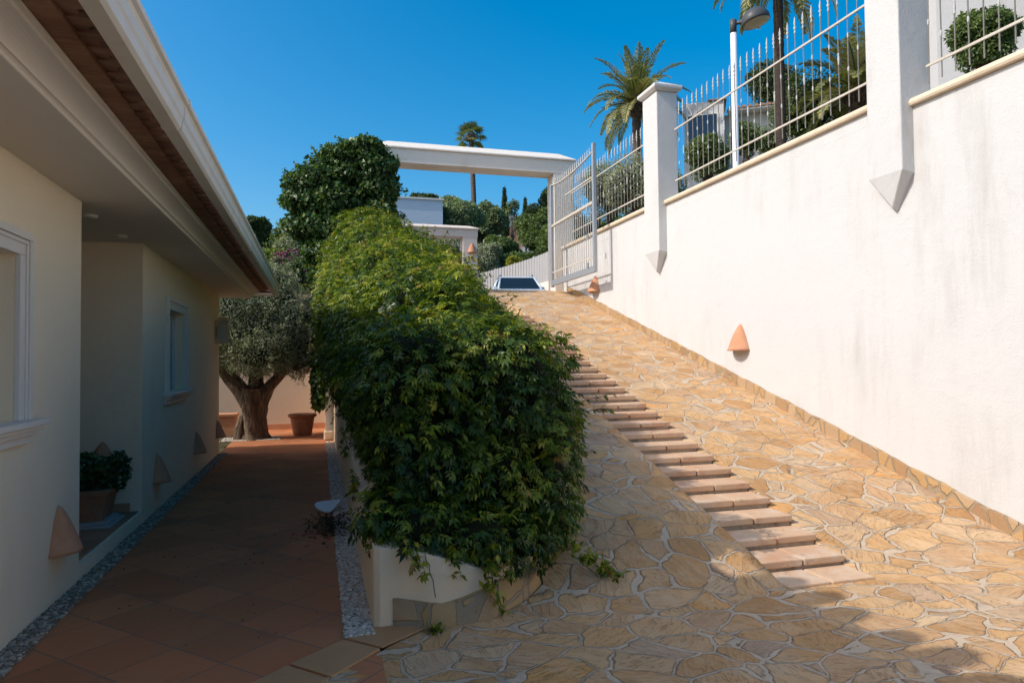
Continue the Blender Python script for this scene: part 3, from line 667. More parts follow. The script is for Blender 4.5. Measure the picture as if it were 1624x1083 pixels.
# eave: flat bricks then barrel tile ends
H(MB().box(-1.3, -.935, -4, 13.33, ZS+.130, ZS+.154)).build('eave_course', MAT['eavetile'], hs, bevel=.003)
H(MB().box(-1.3, -.882, -4, 13.33, ZS+.156, ZS+.174)).build('eave_course', MAT['eavetile'], hs, bevel=.003)
mb = MB()
for i in range(130):   # barrel covers running down to the gutter
    y = -3.9+i*.1325
    mb.box(-.95, -.838+rnd.uniform(-.006, .006), y-.036, y+.036, ZS+.143+rnd.uniform(0, .004), ZS+.172)
    pts = [(-.855+rnd.uniform(-.006, .006), y+.066*math.cos(a), ZS+.176+.045*math.sin(a)) for a in np.linspace(0, math.pi, 7)]
    p2 = [(-1.3, y_, z_) for _, y_, z_ in pts]; p3 = [(-1.9, y_, z_+.18) for _, y_, z_ in pts]
    mb.add(pts+p2+p3, [(k, k+1, 8+k, 7+k) for k in range(6)]+[(7+k, 8+k, 15+k, 14+k) for k in range(6)]+[(0, 1, 2, 3, 4, 5, 6), (0, 7, 13, 6)])
H(mb).build('eave_tiles', MAT['eavetile'], hs, fix=False)
# hipped roof
rz0 = ZS+.20; mb = MB(); e0, e1, ya_, yb_ = -.90, -9.5, -4.2, 13.3; xm = (e0+e1)/2; hh = 1.28; hy = 4.2
mb.add([(e0, ya_, rz0), (e0, yb_, rz0), (e1, yb_, rz0), (e1, ya_, rz0), (xm, ya_+hy, rz0+hh), (xm, yb_-hy, rz0+hh)], [(0, 1, 5, 4), (1, 2, 5), (2, 3, 4, 5), (3, 0, 4)])
mb.add([(e0, ya_, rz0-.005), (e0, yb_, rz0-.005), (e1, yb_, rz0-.005), (e1, ya_, rz0-.005)], [(3, 2, 1, 0)])
H(mb).build('roof', MAT['rooftile'], hs, fix=False)
# box gutter
gp = [(-.802, 2.955), (-.802, 2.822), (-.790, 2.812), (-.722, 2.806), (-.706, 2.82), (-.700, 2.86), (-.692, 2.875), (-.692, 2.925), (-.684, 2.94), (-.668, 2.948), (-.664, 2.97), (-.672, 2.985), (-.695, 2.982), (-.703, 2.95), (-.712, 2.86), (-.722, 2.822), (-.785, 2.828), (-.792, 2.955)]
gu = H(MB().extrude_y(gp, -4, 13.36)).build('gutter', MAT['gutter'], hs)
for yj in (3.98, 8.0, 11.6):
    q = [(x+(-.003 if x < -.78 else .004), z-.004 if z < 2.9 else z+.003) for x, z in gp[:12]]+[(-.695, 2.975), (-.79, 2.94)]
    H(MB().extrude_y(q, yj, yj+.03)).build('gutter_joint', MAT['gutter'], gu).location = (0, 0, 0)
for o in list(gu.children): pass
mb = MB(); mb.box(-9.5, -.70, 13.36, 13.46, 2.81, 2.95); H(mb).build('end_gutter', MAT['gutter'], hs, bevel=.01)
mb = MB(); mb.box(-9.4, -.78, 13.30, 13.35, ZS+.11, ZS+.15); H(mb).build('end_eave_course', MAT['eavetile'], hs)
# added unseen block above the roof, shaped to throw scalloped shade on the apron
H(MB().box(-5, -1.95, -3.6, 3.2, 2.95, 4.0)).build('shade_block', MAT['house'], hs)
mb = MB()
ZW = 4.08
for i in range(24):
    y = 3.55-i*.31+rnd.uniform(-.04, .04); rr = rnd.uniform(.11, .15); xo = -1.60+.06*math.sin(i*1.9)
    pts = [(xo+.12*math.sin((a)), y+rr*math.cos(a), ZW-.10+.9*rr*math.sin(a)) for a in np.linspace(0, math.pi, 9)]
    p2 = [(-5.0, y_, z_+.9) for _, y_, z_ in pts]; m_ = 9
    mb.add(pts+p2, [(k, k+1, m_+k+1, m_+k) for k in range(8)]+[tuple(range(9)), (0, m_, 2*m_-1, m_-1)])
mb.add([(-1.62, 3.5, ZW-.10), (-1.62, -3.7, ZW-.10), (-5, -3.7, ZW+.8), (-5, 3.5, ZW+.8)], [(0, 1, 2, 3)])
H(mb).build('shade_scallops', MAT['rooftile'], hs, fix=False)
# windows
def window(ya, yb, za, zb):
    fw = .14; F = MB(); 
    def ring(x0, x1, o, w):  # frame ring, outer offset o, width w, on three sides
        F.box(x0, x1, ya-o, ya-o+w, za, zb+o-w-.0005); F.box(x0, x1, yb+o-w, yb+o, za, zb+o-w-.0005); F.box(x0, x1, ya-o, yb+o, zb+o-w, zb+o)
    ring(XH, XH+.030, fw, fw); ring(XH+.030, XH+.048, fw-.002, .045); ring(XH+.030, XH+.040, fw-.052, .022)
    w = H(F).build('window', MAT['trim'], hs, bevel=.004)
    for nm, m_, boxes in (('shutter', MAT['shutter'], None), ('sill', MAT['trim'], 1)):
        mb = MB()
        if boxes is None:
            mb.box(XH-.155, XH-.13, ya, yb, za, zb)
            for k in range(int((yb-ya)/.09)): mb.box(XH-.13, XH-.122, ya+k*.09+.01, ya+k*.09+.08, za+.02, zb-.02)
        else:
            mb.box(XH-.15, XH+.105, ya-fw-.10, yb+fw+.10, za-.035, za-.001)
            mb.box(XH, XH+.082, ya-fw-.075, yb+fw+.075, za-.062, za-.036); mb.box(XH, XH+.06, ya-fw-.055, yb+fw+.055, za-.088, za-.063); mb.box(XH, XH+.035, ya-fw-.03, yb+fw+.03, za-.135, za-.089)
        H(mb).build(nm, m_, w, bevel=.004)
    mb = MB(); mb.box(XH-.12, XH-.09, ya, ya+.045, za, zb); mb.box(XH-.12, XH-.09, yb-.045, yb, za, zb); mb.box(XH-.12, XH-.09, ya+.045, yb-.045, zb-.045, zb)
    H(mb).build('frame', MAT['trim'], w, bevel=.003)
    return w
window(*W1); window(*W2)
for x, y in ((-1.75, 6.12), (-1.76, 7.04)):
    s = MB().lathe([(.055, -.022), (.06, -.015), (.062, 0)], (x, y, ZS), 16); H(s).build('spotlight', MAT['trim'], hs)
# lantern at the corner
ln = empty('wall_lantern', (XH, 12.45, 1.9)); tag(ln, 'square glazed wall lantern fixed high at the far house corner', 'lantern')
MB().box(0, .03, -.03, .03, .1, .3).build('bracket', MAT['cap'], ln)
MB().box(.03, .20, -.085, .085, .0, .03).box(.03, .20, -.085, .085, .36, .42).box(.05, .18, -.07, .07, .42, .45).build('housing', MAT['cap'], ln, bevel=.005)
mb = MB()
for x in (.035, .18):
    for y in (-.08, .065): mb.box(x, x+.015, y, y+.015, .03, .36)
mb.build('frame', MAT['cap'], ln)
MB().box(.05, .18, -.065, .065, .03, .36).build('glass', m_plain('frosted_glass', (.55, .53, .47), .3, .05, 3, 0), ln)

# ================================================================== PLANTER
pl = empty('planter_wall', (.8, 4.2, 0)); tag(pl, 'low curved white planter wall with a band of stone at its foot', 'planter')
front = [(.305, 14.2), (.305, 10), (.305, 7), (.305, 5), (.305, 4.45), (.31, 4.12), (.345, 4.09), (.45, 4.10), (.60, 4.03), (.75, 4.03), (.95, 4.05), (1.10, 4.13), (1.28, 4.26), (1.43, 4.42), (1.60, 5.0), (1.73, 6), (1.83, 8)]
def topz(i):
    x, y = front[i]
    if i <= 5: return .47+.075*(y-4.1)
    return [.465, .455, .43, .38, .30, .27, .27, .29, .36, .60, 1.2][i-6]
n = len(front); inner = []
inner = [(x+.15, y) for x, y in front[:5]]+[(.46, 4.30), (.47, 4.27)]+[(x+.02, y+.18) for x, y in front[7:12]]+[(x-.12, y+.1) for x, y in front[12:]]
vs = [(x, y, -.1) for x, y in front]+[(x, y, topz(i)) for i, (x, y) in enumerate(front)]+[(inner[i][0], inner[i][1], topz(i)) for i in range(n)]+[(inner[i][0], inner[i][1], -.1) for i in range(n)]
fs = [(k*n+i, k*n+i+1, (k+1)*n+i+1, (k+1)*n+i) for k in range(3) for i in range(n-1)]
mb = MB().add(vs, fs, True); w = relp(mb, pl).build('wall', m_render('cream_planter_render', (.84, .66, .46), (.5, .4, .3), .4, .004, 70), pl, bevel=.02)
band = [(.43, 4.085, .165), (.60, 4.01, .150), (.72, 3.99, .128), (.85, 4.0, .15), (.98, 4.03, .19), (1.10, 4.10, .21), (1.24, 4.20, .22), (1.43, 4.36, .235), (1.5, 4.6, .30)]
vs = []; m_ = len(band)
for x, y, z in band: vs += [(x-.004, y-.004, -.05)]
for x, y, z in band: vs += [(x-.004, y-.004, z)]
for x, y, z in band: vs += [(x-.03, y+.06, z+.006)]
fs = [(k*m_+i, k*m_+i+1, (k+1)*m_+i+1, (k+1)*m_+i) for k in range(2) for i in range(m_-1)]+[(0, m_, 2*m_)]
relp(MB().add(vs, fs, True), pl).build('stone_band', MAT['band'], pl)
mb = MB(); ck = [(.60, .44), (.605, .40), (.625, .36), (.628, .32), (.648, .27), (.655, .21), (.662, .17)]  # crack in the render
mb.tube([(x, float(np.interp(x, [.45, .6, .75], [4.10, 4.03, 4.03]))-.001, z) for x, z in ck], .0022, 5); relp(mb, pl).build('crack', MAT['darkgap'], pl)
soil = MB(); ys_ = np.arange(4.25, 15, .25); vs = []
for y in ys_:
    xr_ = float(np.interp(y, [4.25, 4.4, 5, 6, 8, 14.5], [1.0, 1.3, 1.55, 1.75, 2.0, 2.1])); zl = .42+.075*(y-4.1); zr = max(float(zramp(y))+.02, .3)
    vs += [(.33, y, zl), (.33+(xr_-.33)*.5, y, (zl+zr)/2+.02), (xr_, y, zr)]
fs = [(3*j+k, 3*j+k+1, 3*j+4+k, 3*j+3+k) for j in range(len(ys_)-1) for k in range(2)]
relp(soil.add(vs, fs, True), pl).build('soil', MAT['soil'], pl)
# pillar at the end of the planter wall
ep = empty('garden_pillar', (.23, 14.4, 0)); tag(ep, 'slim white garden pillar with a rough stone foot at the end of the path', 'pillar')
MB().box(-.09, .11, -.1, .12, .2, 1.9).build('shaft', MAT['wall'], ep, bevel=.01); MB().box(-.12, .14, -.13, .15, 0, .199).build('foot', MAT['cap'], ep, bevel=.03)

# ================================================================== BUSH OVER THE PLANTER
bu = empty('climbing_bush', (1.2, 8, 0)); tag(bu, 'huge leafy green bush filling the planter between path and driveway', 'bush')
def F(y, t_): return float(np.interp(y, [4.9, 6, 7, 8, 10, 12, 14.2], t_))
blobs = []
for y in np.arange(4.98, 14.4, .62):
    xl = F(y, [.36, .31, .25, .18, .10, .04, .02]); xr_ = F(y, [1.78, 2.10, 2.40, 2.66, 2.92, 2.92, 2.6]); zt_ = F(y, [1.93, 2.27, 2.55, 2.80, 3.28, 3.85, 4.62])
    zbl = .56+.075*(y-4.1); zbr = float(zramp(y))+.1
    w = xr_-xl; ry = .72
    j = lambda s=.06: rnd.uniform(-s, s)
    zl_ = zt_-.30
    blobs.append((xl+w*.24-1.2, y-8+j(), (zbl+zl_)/2+j(.04), w*.25, ry, (zl_-zbl)/2+.08))
    blobs.append((xl+w*.44-1.2, y-8+j(), (zbl+zbr)/2*.5+zt_*.5, w*.27, ry, (zt_-(zbl+zbr)/2)/2+.06))
    zr_ = zbr-.1+(3.0-(xl+w*.80))*.80
    zq_ = zbr-.1+(3.0-(xl+w*.62))*.86
    blobs.append((xl+w*.62-1.2, y-8+j(), (zbr-.3+zq_)/2, w*.22, ry*.9, (zq_-zbr+.3)/2+.08))
    blobs.append((xl+w*.80-1.2, y-8+j(), (zbr-.15+zr_)/2, w*.21, ry*.9, max((zr_-zbr+.15)/2, .28)+.05))
    if y > 6: blobs.append((xl+w*.3-1.2+j(.1), y-8+j(.2), zt_-.30, .45, .5, .38))
# front skirt hanging over the wall
for x, z, r1, r2 in ((.56, .95, .24, .42), (.80, .85, .35, .42), (1.15, .78, .35, .42), (1.45, .72, .32, .45), (1.55, .62, .28, .45), (.62, 1.45, .42, .42), (1.25, 1.40, .48, .48), (1.52, 1.0, .36, .42)):
    blobs.append((x-1.2, 4.62+.25*(x > 1.4)+.25*(x > 1.65)-8, z, r1, .36, r2))
for x, y, z, a, b, c in ((.46, 4.38, .60, .20, .24, .16), (.62, 4.22, .55, .28, .16, .15), (.95, 4.2, .47, .3, .16, .17), (1.25, 4.32, .40, .22, .16, .18), (1.42, 4.55, .42, .18, .2, .2)):
    blobs.append((x-1.2, y-8, z, a, b, c))
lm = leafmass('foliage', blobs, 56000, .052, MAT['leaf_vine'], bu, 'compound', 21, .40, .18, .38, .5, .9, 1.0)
core('dark_filler', blobs, .70, MAT['core'], bu)
# long shoots that stick out, and trailing strands
mb = MB(); g = np.random.default_rng(5); SP = []; SN = []
Pp, Nn, _ = shell(blobs, 1500, .02, .95, .1, seed=9)
sel = g.choice(len(Pp), 150, replace=False)
for i in sel:
    p = Pp[i]; d = unit(Nn[i]*.8+np.array([0, 0, .5])+g.normal(size=3)*.35); Ls = g.uniform(.12, .38)
    pts = [p-d*.08]; q = p.copy(); dd = d.copy()
    for k in range(5): q = q+dd*Ls/5; dd = unit(dd+np.array([0, 0, -.12])+g.normal(size=3)*.08); pts.append(q.copy()); SP.append(q.copy()); SN.append(dd)
    mb.tube(pts, .003, 4)
for (x, y, z, L_) in ((.98, 4.02, .52, .42), (1.02, 4.0, .5, .30), (.30, 4.35, .60, .2), (.33, 4.2, .6, .22), (1.12, 4.1, .5, .28), (1.6, 4.7, .5, .35), (1.55, 4.6, .45, .33), (.5, 4.05, .5, .15), (.8, 4.02, .48, .16), (1.3, 4.25, .5, .2), (.25, 5.6, .7, .2), (.22, 7.2, .9, .3)):
    q = np.array([x-1.2, y-8, z]); pts = [q.copy()]
    for k in range(8):
        q = q+np.array([g.normal()*.012, g.normal()*.012-.006, -L_/8]); pts.append(q.copy())
        for _ in range(3): SP.append(q+g.normal(size=3)*.02); SN.append(unit(g.normal(size=3)*.5+np.array([0, -.6, -.3])))
    mb.tube(pts, .003, 4)
# the low runner on the paving
q = np.array([.38, -3.62, .30])
for k in range(16):
    q = q+np.array([.022+g.normal()*.006, -.008, -.012 if q[2] > .07 else 0]); 
    for _ in range(5): SP.append(q+g.normal(size=3)*np.array([.035, .035, .015])); SN.append(unit(np.array([0, 0, .6])+g.normal(size=3)*.5))
tag(mb.build('stems', MAT['bark'], bu), kind='stuff')
SP, SN = np.array(SP), np.array(SN); Vs = []; 
for sgn in (1, -1, 0):
    A = unit(SN*.5+np.cross(SN, unit(g.normal(size=SN.shape)))*.9*(1 if sgn else .1)*(sgn or 1)+np.array([0, 0, -.2])); L_ = g.uniform(.035, .065, len(SP))
    Vs.append(leafquads(SP, unit(g.normal(size=SN.shape)*.5+np.array([0, 0, 1.])), A, L_, L_*.45))
V = np.concatenate(Vs); mesh_quads('shoot_leaves', V, np.clip(g.normal(.72, .2, len(V)), 0, 1), MAT['leaf_vine'], bu)
o = MB().box(-.035, .035, -.03, .03, -.09, .05).build('marker_box', MAT['cap'], None, bevel=.006); o.name = 'garden_light'; o.location = (1.74, 4.72, .79)
tag(o, 'small pale box light half hidden in the front of the bush', 'garden light')

# ivy on the left arch pillar
iv = empty('ivy', (.9, 15, 3)); tag(iv, 'dense dark ivy smothering the left pillar of the gateway arch', 'ivy')
ib = [(.35, -.15, 2.55, .62, .6, .55), (-.1, -.1, 2.75, .75, .6, .5), (-.75, 0, 2.35, .72, .6, .62), (-1.15, 0, 2.1, .5, .5, .45), (-.9, 0, 1.55, .68, .55, .6), (-.3, -.1, 1.8, .8, .6, .8), (.30, -.12, 1.7, .47, .62, .85), (.28, -.1, .9, .48, .6, .8),
      (-.45, -.05, .95, .75, .55, .6), (-.75, 0, .7, .4, .45, .4), (-.15, 0, .2, .8, .55, .6), (-.6, 0, -.1, .45, .45, .6), (-.72, -.1, -.7, .28, .4, .5), (.05, -.3, 3.05, .5, .4, .32), (-.5, -.1, 2.85, .4, .4, .32),
      (-.82, -.3, -1.3, .22, .4, .5), (-.85, -.4, -1.9, .18, .4, .5)]
ib = [(x, y, z, a*.93, b, c) for x, y, z, a, b, c in ib]
kf = lambda P: P[:, 0] < .76+.03*np.sin(P[:, 2]*9)
leafmass('foliage', ib, 28000, .085, MAT['leaf_ivy'], iv, 'single', 31, .4, .26, .8, .6, .88, .6, keepf=kf)
g = np.random.default_rng(8)
core('dark_filler', [(x, y, z, min(a, (.72-x)/.86), b, c) for x, y, z, a, b, c in ib], .82, MAT['core'], iv)
mb = MB(); SP = []
for (p0, d, L_) in (((-1.4, 0, 1.25), (-1, 0, -.1), .75), ((-1.35, 0, 1.05), (-1, 0, -.35), .7), ((.7, -.1, 2.3), (1, 0, .05), .28), ((.7, -.1, 1.75), (1, 0, .0), .25), ((-1.3, 0, 2.5), (-1, 0, .5), .3), ((.0, 0, 3.2), (0, 0, 1), .28), ((.3, 0, 3.0), (.3, 0, 1), .25), ((.6, 0, 2.9), (.6, 0, 1), .22), ((-.35, -.1, 3.1), (-.1, 0, 1), .3), ((-1.1, 0, 2.6), (-.7, 0, .8), .28), ((-1.5, 0, 2.0), (-1, 0, .1), .22), ((-1.2, -.1, 1.6), (-1, 0, -.3), .3), ((-.9, -.1, .5), (-1, 0, -.2), .25), ((-.9, 0, 2.9), (-.4, 0, 1), .25)):
    q = np.array(p0, float); d = unit(np.array(d, float)); pts = [q.copy()]
    for k in range(8):
        q = q+d*L_/8; d = unit(d+np.array([0, 0, -.07])+g.normal(size=3)*.06); pts.append(q.copy())
        for _ in range(5): SP.append(q+g.normal(size=3)*.035)
    mb.tube(pts, .006, 4)
tag(mb.build('stems', MAT['bark'], iv), kind='stuff'); SP = np.array(SP); L_ = g.uniform(.05, .09, len(SP))
mesh_quads('shoot_leaves', leafquads(SP, unit(g.normal(size=SP.shape)+np.array([0, -.5, .6])), g.normal(size=SP.shape), L_, L_*.7), np.clip(g.normal(.75, .15, len(SP)), 0, 1), MAT['leaf_ivy'], iv)

# ================================================================== END OF PATH: olive, pots, wall
gw = empty('garden_wall', (-1, 17.0, 0)); tag(gw, 'peach garden wall closing the end of the path behind the olive tree', 'wall')
MB().box(-8, 1.3, .12, .4, -.2, 3.15).build('wall', MAT['garden_wall'], gw); MB().box(-8, 1.3, .09, .1195, .0, .13).build('terracotta_skirting', MAT['terra'], gw); MB().box(-8, 1.3, .08, .44, 3.152, 3.22).build('coping', MAT['cap'], gw); MB().box(1.32, 1.48, -2.5, .119, -.1, 3.14).build('side_wall', MAT['garden_wall'], gw)
g_ = pebbles('gravel_bed', -1.9, -.75, 14.75, 15.5, 1500, 8); tag(g_, 'bed of gravel around the foot of the olive tree', 'gravel', kind='stuff')
ol = empty('olive_tree', (-1.27, 15.1, 0)); tag(ol, 'gnarled old olive tree with a grey green crown at the end of the path', 'tree')
mb = MB(); rg = []
def gnarl(pts, rads, n=22, amp=.16, seed=0):
    pts = [np.array(p, float) for p in pts]; vs = []; m = len(pts); K = 5
    P2 = []; R2 = []
    for i in range(m-1):
        for k in range(K): t_ = k/K; P2.append(pts[i]*(1-t_)+pts[i+1]*t_); R2.append(rads[i]*(1-t_)+rads[i+1]*t_)
    P2.append(pts[-1]); R2.append(rads[-1])
    for i, p in enumerate(P2):
        for k in range(n):
            th = 2*math.pi*k/n; tw = th+i*.05
            r = R2[i]*(1+amp*math.sin(3*tw+seed)+amp*.6*math.sin(7*tw+seed*2+i*.15)+amp*.3*math.sin(13*tw+i*.3))
            vs.append(p+r*np.array([math.cos(th), math.sin(th), 0]))
    mb.add(vs, [(i*n+k, i*n+(k+1) % n, (i+1)*n+(k+1) % n, (i+1)*n+k) for i in range(len(P2)-1) for k in range(n)], True)
gnarl([(0, 0, -.05), (0, 0, .12), (-.01, 0, .45), (-.02, 0, .8), (-.02, 0, 1.05)], [.33, .25, .22, .25, .25], 30)
gnarl([(-.05, 0, .65), (-.28, 0, 1.05), (-.55, .05, 1.4), (-.8, .1, 1.9)], [.22, .2, .15, .09], 16, .12, 2)
gnarl([(.04, 0, .65), (.22, -.03, 1.0), (.50, -.05, 1.32), (.75, 0, 1.75)], [.2, .16, .12, .07], 16, .12, 5)
gnarl([(0, .05, .8), (.02, .1, 1.3), (.0, .1, 2.0)], [.2, .14, .08], 14, .12, 1)
gnarl([(-.3, -.05, -.02), (-.29, -.05, .25), (-.24, -.02, .5)], [.1, .08, .04], 12, .2, 3)
mb.build('trunk', MAT['bark'], ol)
ob = [(0, 0, 2.2, 1.05, .95, .85), (-.75, 0, 2.0, .8, .8, .7), (.65, -.05, 1.95, .72, .75, .65), (.85, 0, 2.4, .55, .7, .55), (.3, 0, 2.85, .85, .8, .55), (-.5, 0, 2.8, .8, .8, .6), (.15, -.5, 1.75, .7, .5, .45), (.85, -.1, 1.65, .4, .5, .4), (.35, 0, 3.3, .5, .5, .35), (-.1, .1, 3.35, .55, .5, .3)]
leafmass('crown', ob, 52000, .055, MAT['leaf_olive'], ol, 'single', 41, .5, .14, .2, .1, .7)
core('dark_filler', ob, .62, MAT['core'], ol)
mb = MB(); SP = []; g = np.random.default_rng(14); Pp, Nn, _ = shell(ob, 600, .05, .9, .1, seed=4)
for i in range(0, len(Pp), 2):
    p = Pp[i]; d = unit(Nn[i]+g.normal(size=3)*.4+np.array([0, 0, .25])); q = p-d*.1; pts = [q.copy()]; L_ = g.uniform(.15, .42)
    for k in range(5):
        q = q+d*L_/5; d = unit(d+g.normal(size=3)*.1); pts.append(q.copy())
        for _ in range(5): SP.append(q+g.normal(size=3)*.02)
    mb.tube(pts, .0035, 3)
tag(mb.build('twigs', MAT['bark'], ol, fix=False), kind='stuff'); SP = np.array(SP); L_ = g.uniform(.04, .07, len(SP))
mesh_quads('twig_leaves', leafquads(SP, unit(g.normal(size=SP.shape)), g.normal(size=SP.shape)+np.array([0, 0, .4]), L_, L_*.22), np.clip(g.normal(.7, .25, len(SP)), 0, 1), MAT['leaf_olive'], ol)
def pot(loc, r, h, label, mat='terra_dark'):
    o = empty('flower_pot', loc); tag(o, label, 'plant pot')
    MB().lathe([(r*.66, 0), (r*.72, h*.1), (r*.9, h*.8), (r*.93, h*.86), (r*1.06, h*.865), (r*1.08, h*.98), (r*1.0, h), (r*.93, h), (r*.9, h*.9), (.01, h*.88)], (0, 0, 0), 28).build('body', MAT[mat], o)
    MB().lathe([(r*.88, h*.895), (r*.85, h*.92), (.01, h*.925)], (0, 0, 0), 20).build('soil', MAT['soil'], o); return o
pot((-.33, 15.6, 0), .28, .46, 'round terracotta pot with thick rim standing by the peach garden wall')
bx = empty('planter_box', (-2.0, 16.1, 0)); tag(bx, 'square terracotta planter half hidden behind the olive trunk', 'planter')
MB().box(-.28, .28, -.2, .2, 0, .42).build('body', MAT['terra'], bx, bevel=.01); MB().box(-.31, .31, -.23, .23, .42, .48).build('rim', MAT['terra'], bx, bevel=.008)

# porch pot with jade plant
sq = empty('porch_planter', (-1.98, 6.95, .136)); tag(sq, 'square brown terracotta planter on a saucer in the porch recess', 'planter')
mb = MB(); a, b, h = .15, .19, .27
mb.add([(-a, -a, .05), (a, -a, .05), (a, a, .05), (-a, a, .05), (-b, -b, h), (b, -b, h), (b, b, h), (-b, b, h)], [(3, 2, 1, 0), (4, 5, 6, 7), (0, 1, 5, 4), (1, 2, 6, 5), (2, 3, 7, 6), (3, 0, 4, 7)])
mb.build('body', MAT['terra_dark'], sq, bevel=.008); MB().box(-.205, .205, -.205, .205, h, h+.05).build('rim', MAT['terra_dark'], sq, bevel=.008)
MB().box(-.24, .24, -.24, .24, 0, .022).box(-.2, .2, -.2, .2, .022, .05).build('saucer', m_plain('pale_saucer', (.42, .40, .38), .6, .1, 9, .001), sq, bevel=.005)
jp = empty('jade_plant', (-1.98, 6.95, .46)); tag(jp, 'bushy jade plant with fleshy dark leaves growing in the porch planter', 'plant')
jb = [(0, 0, .12, .2, .2, .14), (-.15, -.1, .1, .16, .16, .12), (.15, .05, .12, .17, .16, .12), (.2, .05, .06, .1, .1, .08), (.05, -.12, .2, .13, .12, .1), (.22, .1, .22, .08, .08, .07), (-.1, .1, .2, .12, .12, .1)]
leafmass('leaves', jb, 1900, .045, MAT['leaf_jade'], jp, 'single', 3, .5, .1, .75, .0, .7)
mb = MB()
for b in jb: limb(mb, (0, 0, -.05), b[:3], .014, .007, 3, .08, 6)
mb.build('stems', MAT['bark'], jp)

# fallen white tile and leaf litter on the path
mb = MB(); sh = [(-.13, .03), (-.11, -.04), (-.03, -.12), (.03, -.13), (.06, -.08), (.14, .07), (.13, .1), (-.04, .09), (-.11, .07)]
m_ = len(sh); tl = .34
mb.add([(x, y, 0+tl*(y+.13)*.9) for x, y in sh]+[(x, y, .022+tl*(y+.13)*.9) for x, y in sh], [tuple(range(m_))[::-1], tuple(range(m_, 2*m_))]+[(i, (i+1) % m_, m_+(i+1) % m_, m_+i) for i in range(m_)])
wp = mb.build('white_slab', MAT['white_plastic'], None, bevel=.006); wp.location = (.09, 7.45, .012); tag(wp, 'small white rounded slab lying on the shaded path by the pebble strip', 'slab')
g = np.random.default_rng(3); n = 900
P = np.stack([.14+g.normal(size=n)*.11, 6.75+g.normal(size=n)*.26, .008+g.random(n)*.015], 1); P = P[(P[:, 0] < .29)]; n = len(P)
L_ = g.uniform(.02, .045, n)
lt = mesh_quads('leaf_litter', leafquads(P, unit(g.normal(size=(n, 3))*.4+np.array([0, 0, 1.])), g.normal(size=(n, 3))*np.array([1, 1, .2]), L_, L_*.6), g.random(n), MAT['litter'], None); tag(lt, 'heap of dry brown leaves on the path beside the planter wall', 'leaf litter', kind='stuff')
n = 260; P = np.stack([g.uniform(-1.45, .28, n), g.uniform(4, 13.5, n), np.full(n, .01)], 1); L_ = g.uniform(.012, .03, n)
lt = mesh_quads('fallen_leaves', leafquads(P, unit(g.normal(size=(n, 3))*.2+np.array([0, 0, 1.])), g.normal(size=(n, 3))*np.array([1, 1, .1]), L_, L_*.6), g.random(n), MAT['litter'], None); tag(lt, 'dry leaves scattered over the tiled path', 'leaf litter', kind='stuff')
# weeds
for k, (x, y, lab) in enumerate(((.64, 3.93, 'small green weed growing at the foot of the stone band'), (3.80, 4.30, 'small tuft of grass at the lowest step corner'))):
    g = np.random.default_rng(50+k); n = 60; P = np.array([x, y, .015])+g.normal(size=(n, 3))*np.array([.018, .015, .012]); L_ = g.uniform(.02, .04, n)
    w_ = mesh_quads('weed', leafquads(P, unit(g.normal(size=(n, 3))*.6+np.array([0, -.4, .6])), g.normal(size=(n, 3))+np.array([0, 0, .9]), L_, L_*(.5 if k == 0 else .15)), np.clip(g.normal(.5, .2, n), 0, 1), MAT['leaf_vine'], None); tag(w_, lab, 'weed')

